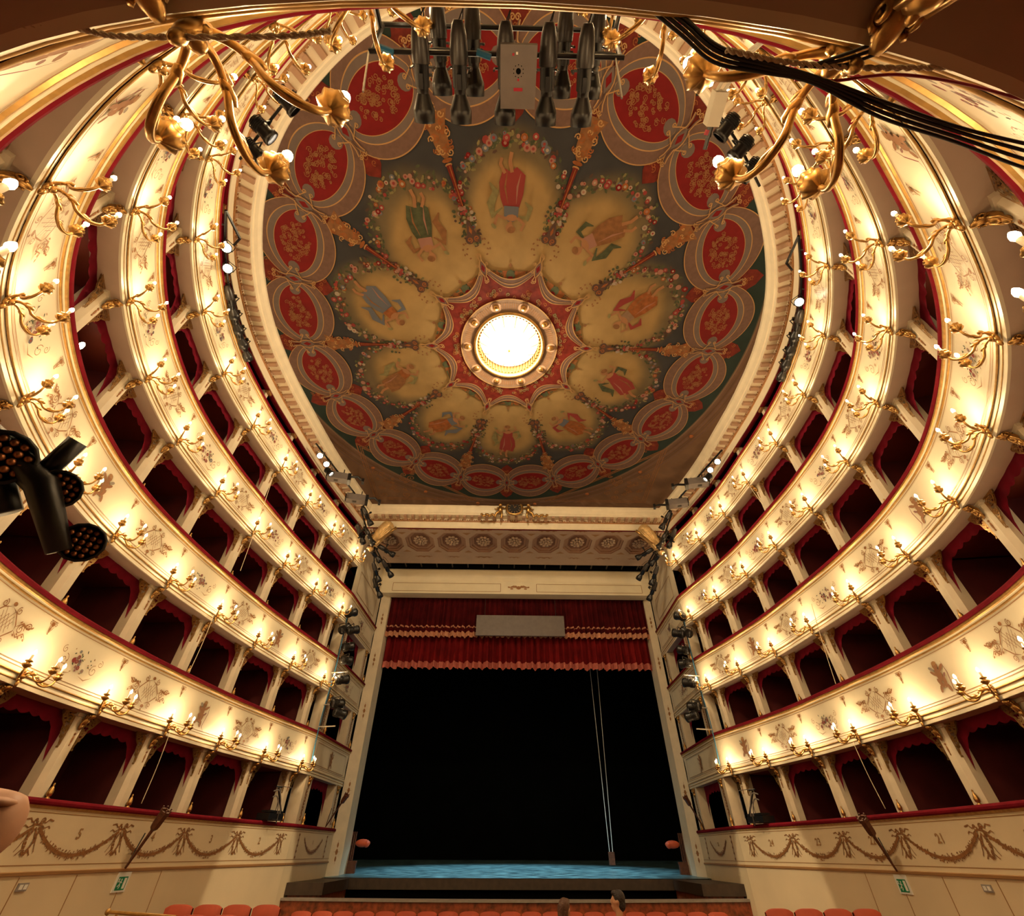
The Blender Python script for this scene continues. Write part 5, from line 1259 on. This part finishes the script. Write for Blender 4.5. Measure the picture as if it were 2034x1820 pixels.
for nm, lab, p0, p1 in (('left', 'from the left lowest balcony', (-7.76, 11.82, 3.61), (-7.75, 11.88, 2.34)), ('left2', 'from the left second balcony', (-7.78, 11.56, 6.19), (-7.78, 11.59, 4.80)), ('left3', 'from the left top balcony', (-7.79, 11.43, 10.8), (-7.75, 11.80, 7.55)),
                        ('right', 'from the right lowest balcony', (7.99, 12.29, 3.59), (8.0, 12.17, 2.34)), ('right2', 'from the right second balcony', (8.02, 11.64, 6.7), (8.01, 12.04, 4.80)), ('right3', 'from the right top balcony', (8.01, 12.11, 11.43), (8.02, 11.83, 10.12))):
    line_thing('pale_cord', [p0, tuple((np.array(p0) + np.array(p1)) / 2 + np.array((0, 0.03, 0))), p1], 0.008, 'candle', 'thin pale cord hanging down beside a candelabrum, ' + lab, 'cord', 'thin hanging cords')

# ------------------------------------------------------------------ wall torches, signs, switches, projector rigs
def wall_torch(name, base, head, lab, sc=1.0):
    b, h = np.array(base), np.array(head); d = (h - b); L = np.linalg.norm(d); d /= L
    t = thing(name, label=lab, cat='torch', group='wooden wall torches')
    MB().tube([b, b + d * L * 0.72], [0.022 * sc, 0.035 * sc], 8).obj('pole', 'wood_dark', t)
    z = Vector(d); x = z.cross(Vector((0, 0, 1))).normalized(); y = z.cross(x)
    M = frame(tuple(b + d * L * 0.68), x, y, z, (sc, sc, sc))
    MB().lathe([(0.03, -0.02), (0.085, 0.04), (0.095, 0.10), (0.10, 0.30), (0.115, 0.32), (0.115, 0.36), (0.08, 0.36), (0.07, 0.30), (0.0, 0.30)], 6, M=M).obj('lantern_head', 'wood_dark', t)
    for i in range(6):
        q = PI * i / 3; P = Matrix(M); a = P @ Vector((0.10 * math.cos(q), 0.10 * math.sin(q), 0.30)); c = P @ Vector((0.10 * math.cos(q), 0.10 * math.sin(q), 0.40)); MB().tube([tuple(a), tuple(c)], 0.016 * sc, 5).obj('crown_tip', 'wood_dark', t)
    MB().tube([tuple(b), tuple(b + np.array((0.05 * (1 if b[0] < 0 else -1), 0.1, 0.55)))], 0.012, 6).obj('stay', 'black_metal', t)
wall_torch('wall_torch', (-7.90, 12.50, 1.34), (-7.44, 12.30, 2.22), 'dark wooden torch leaning out from the left parapet below box 4')
wall_torch('wall_torch', (8.19, 12.93, 1.33), (7.70, 12.62, 2.18), 'dark wooden torch leaning out from the right parapet below box 22')
wall_torch('wall_torch', (-6.79, 21.7, 2.30), (-6.02, 21.1, 3.30), 'dark wooden torch beside the left stage jamb', 0.9)
wall_torch('wall_torch', (7.43, 22.0, 2.27), (6.72, 21.5, 3.32), 'dark wooden torch beside the right stage jamb', 0.9)
def sign(k, z0, lab):
    s = np.interp(k, range(26), QS); t = thing('exit_sign', label=lab, cat='sign', group='green exit signs'); fn = on_band(HS, s, z0, 0.02)
    p, n, tn = HS.at(s); M = frame(k3(p + n * 0.012, z0), (-tn[0], -tn[1], 0), (n[0], n[1], 0), (0, 0, 1))
    o = MB().box((0, 0, 0), (0.36, 0.02, 0.30)).obj('plate', 'sign_white', t); o.matrix_local = M
    f = Flat(); f.poly([(-0.13, -0.12), (0.13, -0.12), (0.13, 0.08), (-0.13, 0.08)], 0); f.poly([(0.04, -0.10), (0.11, -0.10), (0.11, 0.06), (0.04, 0.06)], 1)
    f.disc(-0.03, 0.035, 0.018, 1); f.line([(-0.035, 0.01), (-0.05, -0.03), (-0.03, -0.06), (-0.05, -0.095)], 0.02, 1); f.line([(-0.05, -0.03), (-0.08, -0.06), (-0.10, -0.06)], 0.018, 1); f.line([(-0.07, 0.0), (-0.035, 0.01), (0.0, -0.015)], 0.015, 1)
    f.line([(-0.12, 0.055), (-0.085, 0.0)], 0.016, 1); f.line([(-0.12, 0.0), (-0.085, 0.055)], 0.016, 1)
    f.obj('running_figure_panel', ['sign_green', 'sign_white'], on_band(HS, s, z0, 0.026), t)
sign(3.70, 1.13, 'green exit sign on white plate, left stalls wall'); sign(25 - 3.72, 1.12, 'green exit sign on white plate, right stalls wall')
for k, lab in ((4.83, 'small grey switch plate on the left stalls wall'), (25 - 4.77, 'small grey switch plate on the right stalls wall')):
    s = np.interp(k, range(26), QS); p, n, tn = HS.at(s); t = thing('switch_plate', frame(k3(p + n * 0.012, 1.15), (-tn[0], -tn[1], 0), (n[0], n[1], 0), (0, 0, 1)), label=lab, cat='switch', group='switch plates')
    MB().box((0, 0, 0), (0.20, 0.024, 0.10)).obj('plate', 'rail_grey', t); MB().box((-0.04, 0.014, 0), (0.06, 0.01, 0.06)).obj('rocker', 'sign_white', t); MB().box((0.05, 0.014, 0), (0.06, 0.01, 0.06)).obj('rocker', 'sign_white', t)
def rig(sd):
    k = 1.42; s = np.interp(k if sd < 0 else 25 - k, range(26), QS); p, n, tn = HS.at(s)
    t = thing('projector_rig', frame(k3(p + n * 0.02, 2.28), (-tn[0], -tn[1], 0), (n[0], n[1], 0), (0, 0, 1)), label='dark projector rig with tube frame on the %s parapet next to the stage' % SIDE[sd], cat='projector', group='projector rigs')
    e = -sd                                            # stage direction along local x
    m = MB(); m.box((0, 0, 0.10), (0.75, 0.40, 0.16)); m.box((0.0, 0.05, 0.22), (0.70, 0.30, 0.05)); m.obj('case', 'black_metal', t)
    m = MB(); m.tube([(e * 0.05, 0.1, 0.2), (e * 0.02, 0.1, 0.85), (e * 0.60, 0.1, 0.85), (e * 0.60, 0.1, 0.15)], 0.014, 6); m.obj('grey_frame', 'grey_case', t)
    for o in (0, 0.14):
        m = MB(); m.tube(smooth_pts([(e * (-0.38 - o * 0.2), 0.15, 0.55 + o), (e * (-0.22 + o * 0.2), 0.18, 0.58 + o), (e * (-0.08 + o * 0.4), 0.2, 0.42 + o * 0.8), (e * (0.02 + o), 0.2, 0.18)]), 0.018, 7); m.obj('bent_tube', 'grey_case', t)
    m = MB(); m.tube([(e * -0.15, 0.12, 0.78), (e * 0.42, 0.12, 0.10)], 0.03, 6); m.tube([(e * -0.30, 0.12, 0.82), (e * 0.02, 0.12, 0.82)], 0.022, 6); m.obj('boom', 'black_metal', t)
    m = MB(); m.tube([(e * 0.05, 0.22, 0.25), (e * 0.05, 0.22, -0.05)], 0.02, 6); m.tube([(e * -0.2, 0.22, 0.03), (e * 0.3, 0.22, 0.03)], 0.016, 6); m.obj('clamp', 'dark_grey', t)
for sd in (-1, 1): rig(sd)
# gear just inside the stage jambs
for sd, x_ in ((-1, -5.95), (1, 6.78)):
    t = thing('stage_rack', label='dark red slatted rack with an orange shade inside the %s jamb' % SIDE[sd], cat='rack', group='racks inside the jambs')
    for i in range(6): MB().box((x_ - sd * -0.12 + sd * (0.10 + 0.07 * i), 24.05, 1.75), (0.04, 0.06, 0.95)).obj('slat', 'wood_dark', t)
    MB().box((x_ + sd * 0.27, 24.05, 1.30), (0.5, 0.10, 0.08)).obj('rail', 'wood_dark', t); MB().box((x_ + sd * 0.27, 24.05, 1.10), (0.46, 0.16, 0.32)).obj('foot_board', 'wood_dark', t)
    m = MB(); m.ell((x_ - sd * 0.10, 24.0, 1.87), (0.30, 0.12, 0.13), 12, 8); m.ell((x_ - sd * 0.26, 23.98, 1.85), (0.12, 0.10, 0.12), 10, 6); m.obj('orange_shade', 'orange', t, True)

# ------------------------------------------------------------------ stalls: seats, handrail, people
def make_seat():
    t = thing('stall_seat')
    n = 9; xs_ = np.linspace(-0.26, 0.26, n); zt = 0.46 - 0.05 * (np.abs(xs_) / 0.26) ** 4
    m = MB()
    F_ = [[(x, -0.02 + 0.03 * (x / 0.26) ** 2, z) for x in xs_] for z in (0.0, 0.2)] + [[(x, -0.02 + 0.03 * (x / 0.26) ** 2, z) for x, z in zip(xs_, zt)], [(x, 0.03, z + 0.01) for x, z in zip(xs_, zt)], [(x, 0.07, z) for x, z in zip(xs_, zt)], [(x, 0.07, 0.0) for x in xs_]]
    m.grid(F_); m.obj('backrest', 'seat_red', t, True).matrix_local = Matrix.Translation((0, 0, 0.42))
    MB().box((0, 0.28, 0.42), (0.50, 0.44, 0.10)).obj('seat_cushion', 'seat_red', t)
    for sx in (-1, 1):
        MB().box((sx * 0.275, 0.25, 0.58), (0.05, 0.42, 0.05)).obj('armrest', 'wood_dark', t); MB().box((sx * 0.275, 0.12, 0.28), (0.04, 0.10, 0.60)).obj('leg', 'wood_dark', t)
    return t
SEAT = make_seat(); st = []
for row, (y_, x0, x1_, nm) in enumerate(((17.2, -5.6, 5.9, 'front row'), (12.4, -6.5, -4.4, 'left side block'), (12.0, 5.0, 7.0, 'right side block'), (11.5, -6.3, -4.9, 'second left side block'), (9.7, -0.6, 2.2, 'row of the two people'))):
    xs_ = np.arange(x0, x1_, 0.56)
    for i, x_ in enumerate(xs_):
        z_ = zfloor(y_) + {0: -0.02, 1: 0.27, 2: 0.25, 3: 0.17, 4: 0.0}[row]
        placed(SEAT, st, frame((x_, y_, z_), (1, 0, 0), (0, 1, 0), (0, 0, 1)), label='orange-red stall seat, %s from the left in the %s' % (ORD[i + 1], nm), cat='seat', group='stall seats')
for sd, x0, x1_, y_ in ((-1, -6.6, -4.3, 12.1), (1, 4.9, 7.1, 12.2)):
    MB().box(((x0 + x1_) / 2, y_, zfloor(y_) + 0.05), (x1_ - x0, 1.9, 0.45)).obj('seat_platform', 'floor_dark', None, label='low dark platform under the %s side seats' % SIDE[sd], cat='platform', group='seat platforms')
HR = thing('handrail', label='brass handrail end at the lower left below the exit sign', cat='handrail')
MB().tube([(-6.28, 9.86, 0.90), (-5.0, 9.40, 0.88)], 0.022, 8).obj('rail', 'gold_moulding', HR); MB().ell((-6.28, 9.86, 0.90), (0.04, 0.04, 0.04)).obj('knob', 'gold_moulding', HR, True)
for x_, y_ in ((-6.1, 9.8), (-5.1, 9.44)): MB().tube([(x_, y_, 0.9), (x_, y_, zfloor(y_))], 0.018, 7).obj('post', 'gold_moulding', HR)
def remesh(o, vox):
    q = o.modifiers.new('remesh', 'REMESH'); q.mode = 'VOXEL'; q.voxel_size = vox; q.use_smooth_shade = True
    q = o.modifiers.new('smooth', 'SMOOTH'); q.iterations = 4; q.factor = 0.5
def seated(x, y, zh, yaw, hair, shirt, lab, long_hair):
    """seated person; local +y is the way they face, zh the height of the head centre"""
    z0 = zh - 1.20
    t = thing('person', Matrix.Translation((x, y, z0)), label=lab, cat='person', group='people in the stalls')
    m = MB(); hy = Matrix.Rotation(yaw, 3, 'Z'); H = lambda v: tuple(np.array(hy) @ np.array(v) + np.array((0, 0.02, 1.20)))
    m.ell((0, 0.02, 1.20), (0.078, 0.098, 0.12), 20, 14, R=np.array(hy)); m.ell(H((0, 0.03, -0.07)), (0.06, 0.075, 0.06), R=np.array(hy))
    m.tube([H((0, 0.092, 0.03)), H((0, 0.112, -0.01)), H((0, 0.10, -0.025))], [0.012, 0.017, 0.014], 8)
    for sx in (-1, 1): m.ell(H((sx * 0.078, -0.01, -0.005)), (0.014, 0.025, 0.035), R=np.array(hy)); m.ell(H((sx * 0.03, 0.086, 0.025)), (0.014, 0.012, 0.009))
    m.ell(H((0, 0.094, -0.055)), (0.026, 0.012, 0.010))
    m.tube([(0, 0, 0.92), (0, 0, 1.02), (0, 0.01, 1.12)], [0.075, 0.056, 0.058], 12)
    m.ell((0, -0.01, 0.72), (0.19, 0.12, 0.24), 16, 10); m.ell((0, 0, 0.52), (0.17, 0.13, 0.14), 16, 8)
    for sx in (-1, 1):
        m.ell((sx * 0.17, 0, 0.88), (0.075, 0.07, 0.07)); m.tube([(sx * 0.20, 0, 0.88), (sx * 0.24, 0.02, 0.74), (sx * 0.25, 0.06, 0.62)], [0.055, 0.047, 0.042], 10); m.tube([(sx * 0.25, 0.06, 0.62), (sx * 0.20, 0.20, 0.56), (sx * 0.12, 0.32, 0.57)], [0.042, 0.036, 0.026], 10)
        m.ell((sx * 0.10, 0.37, 0.57), (0.035, 0.045, 0.018))
        for q in range(4): m.tube([(sx * (0.125 - 0.018 * q), 0.40, 0.57), (sx * (0.12 - 0.018 * q), 0.45 + 0.008 * (q in (1, 2)), 0.565), (sx * (0.115 - 0.018 * q), 0.475, 0.55)], 0.0085, 6)
        m.tube([(sx * 0.065, 0.35, 0.58), (sx * 0.045, 0.385, 0.59), (sx * 0.045, 0.41, 0.585)], 0.010, 6)
        m.tube([(sx * 0.09, 0.0, 0.48), (sx * 0.12, 0.25, 0.50), (sx * 0.12, 0.45, 0.50)], [0.10, 0.08, 0.062], 12); m.tube([(sx * 0.12, 0.45, 0.50), (sx * 0.12, 0.46, 0.28), (sx * 0.12, 0.44, 0.06)], [0.062, 0.056, 0.04], 12); m.ell((sx * 0.12, 0.50, 0.035), (0.045, 0.12, 0.035))
    o = m.obj('body', 'skin', t, True); remesh(o, 0.011)
    m = MB(); m.ell((0, -0.015, 0.71), (0.20, 0.135, 0.25), 16, 10); m.ell((0, 0, 0.52), (0.18, 0.14, 0.14), 14, 8); m.tube([(0, 0, 0.88), (0, 0, 0.97)], [0.11, 0.072], 12)
    for sx in (-1, 1): m.ell((sx * 0.17, 0, 0.88), (0.085, 0.08, 0.075)); m.tube([(sx * 0.20, 0, 0.88), (sx * 0.24, 0.02, 0.74), (sx * 0.25, 0.06, 0.64)], [0.066, 0.058, 0.056], 10)
    o = m.obj('shirt', shirt, t, True); remesh(o, 0.014)
    m = MB(); m.ell(H((0, -0.022, 0.035)), (0.090, 0.100, 0.105), 18, 12, R=np.array(hy)); m.ell(H((0, -0.05, -0.04)), (0.080, 0.070, 0.085), R=np.array(hy)); m.ell(H((0, 0.045, 0.095)), (0.07, 0.055, 0.035), R=np.array(hy))
    if long_hair: m.tube([H((0, -0.09, 0.06)), H((0, -0.15, 0.04)), H((0, -0.16, -0.06)), H((0, -0.12, -0.18))], [0.045, 0.045, 0.04, 0.015], 10)
    o = m.obj('hair', hair, t, True); remesh(o, 0.012)
    mm = MB(); mm.box((0, 0.06, 0.43), (0.3, 0.3, 0.02))
seated(1.57, 9.98, 1.025, math.radians(70), 'hair_dark', 'shirt_pattern', 'dark-haired bearded man in a patterned shirt seated in the stalls, head turned left', False)
seated(0.72, 9.98, 0.93, math.radians(-35), 'hair_brown', 'blouse', 'brown-haired woman with tied hair seated in the stalls', True)

# ------------------------------------------------------------------ fingertips and a lamp cluster close to the camera at the left edge
t = thing('hand', label='blurred bare fingertip of a hand reaching in at the lower left edge', cat='hand')
m = MB(); O = np.array((-0.449, 0.171, 1.605))          # tip of the forefinger
dx = np.array((-0.95, -0.25, -0.06)); dx /= np.linalg.norm(dx); up = np.array((-0.015, -0.66, 0.75)); sd_ = np.array((-0.80, 0.58, -0.12))
def Hd(a, b, c): return tuple(O + dx * a + sd_ * b + up * c)
for i, (b, back, ln) in enumerate(((0.0, 0.0, 0.075), (0.021, 0.004, 0.082), (0.042, 0.010, 0.075), (0.061, 0.024, 0.060))):
    m.tube(smooth_pts([Hd(back, b, 0), Hd(back + 0.008, b, 0.001), Hd(back + 0.025, b, 0.004), Hd(back + 0.05, b, 0.006), Hd(back + ln, b, 0.0), Hd(0.11, b * 0.95, -0.012)], 3), np.interp(np.linspace(0, 1, 16), [0, 0.08, 0.3, 1], [0.0045, 0.0085, 0.0095, 0.011]) * (1 if i < 3 else 0.85), 10)
m.tube(smooth_pts([Hd(0.045, -0.035, -0.01), Hd(0.06, -0.038, -0.008), Hd(0.085, -0.034, -0.008), Hd(0.125, -0.015, -0.015)], 4), np.linspace(0.008, 0.014, 13), 10)
m.ell(Hd(0.135, 0.025, -0.015), (0.045, 0.045, 0.02), 14, 10); m.tube([Hd(0.15, 0.025, -0.02), Hd(0.26, 0.02, -0.04), Hd(0.40, 0.02, -0.07)], [0.03, 0.027, 0.036], 12)
o = m.obj('skin', 'skin', t, True); remesh(o, 0.0025)
m = MB(); m.ell(Hd(0.006, 0, 0.0075), (0.006, 0.006, 0.0015), 10, 6); m.obj('fingernail', 'skin', t, True)
t = thing('flood_lamp_cluster', label='dark lamp cluster with copper studded fronts close by at the left edge', cat='spotlight')
m = MB(); m.tube([(-1.42, 0.62, 2.28), (-1.22, 0.72, 2.14), (-1.18, 0.80, 2.04)], [0.022, 0.028, 0.02], 9); m.tube([(-1.36, 0.66, 2.22), (-1.30, 0.76, 2.10)], [0.04, 0.03], 9); m.tube([(-1.24, 0.72, 2.16), (-1.20, 0.70, 2.24)], 0.018, 8); m.obj('arm', 'black_metal', t, True)
for c, r in (((-1.275, 0.665, 2.165), 0.046), ((-1.215, 0.745, 2.15), 0.034), ((-1.175, 0.825, 2.075), 0.034)):
    d = np.array((-0.31, 0, 1.6)) - np.array(c); M = aim(c, d)
    R = M @ Matrix.Rotation(-PI / 2, 4, 'X')
    MB().lathe([(0.0, -0.10), (r * 0.8, -0.09), (r * 1.15, -0.01), (r * 1.15, 0.02), (r, 0.02)], 14, M=R).obj('housing', 'black_metal', t, True)
    g_ = MB(); 
    for i in range(-2, 3):
        for j in range(-2, 3):
            if i * i + j * j < 6.5: g_.ell(tuple(M @ Vector((i * r * 0.36, 0.012, j * r * 0.36))), (r * 0.17, r * 0.17, r * 0.17), 7, 5)
    g_.obj('copper_studs', 'copper', t, True, kind='stuff')
MB().tube([(-1.40, 0.62, 2.28), (-1.75, 0.50, 2.25)], 0.03, 8).obj('bracket', 'black_metal', t)
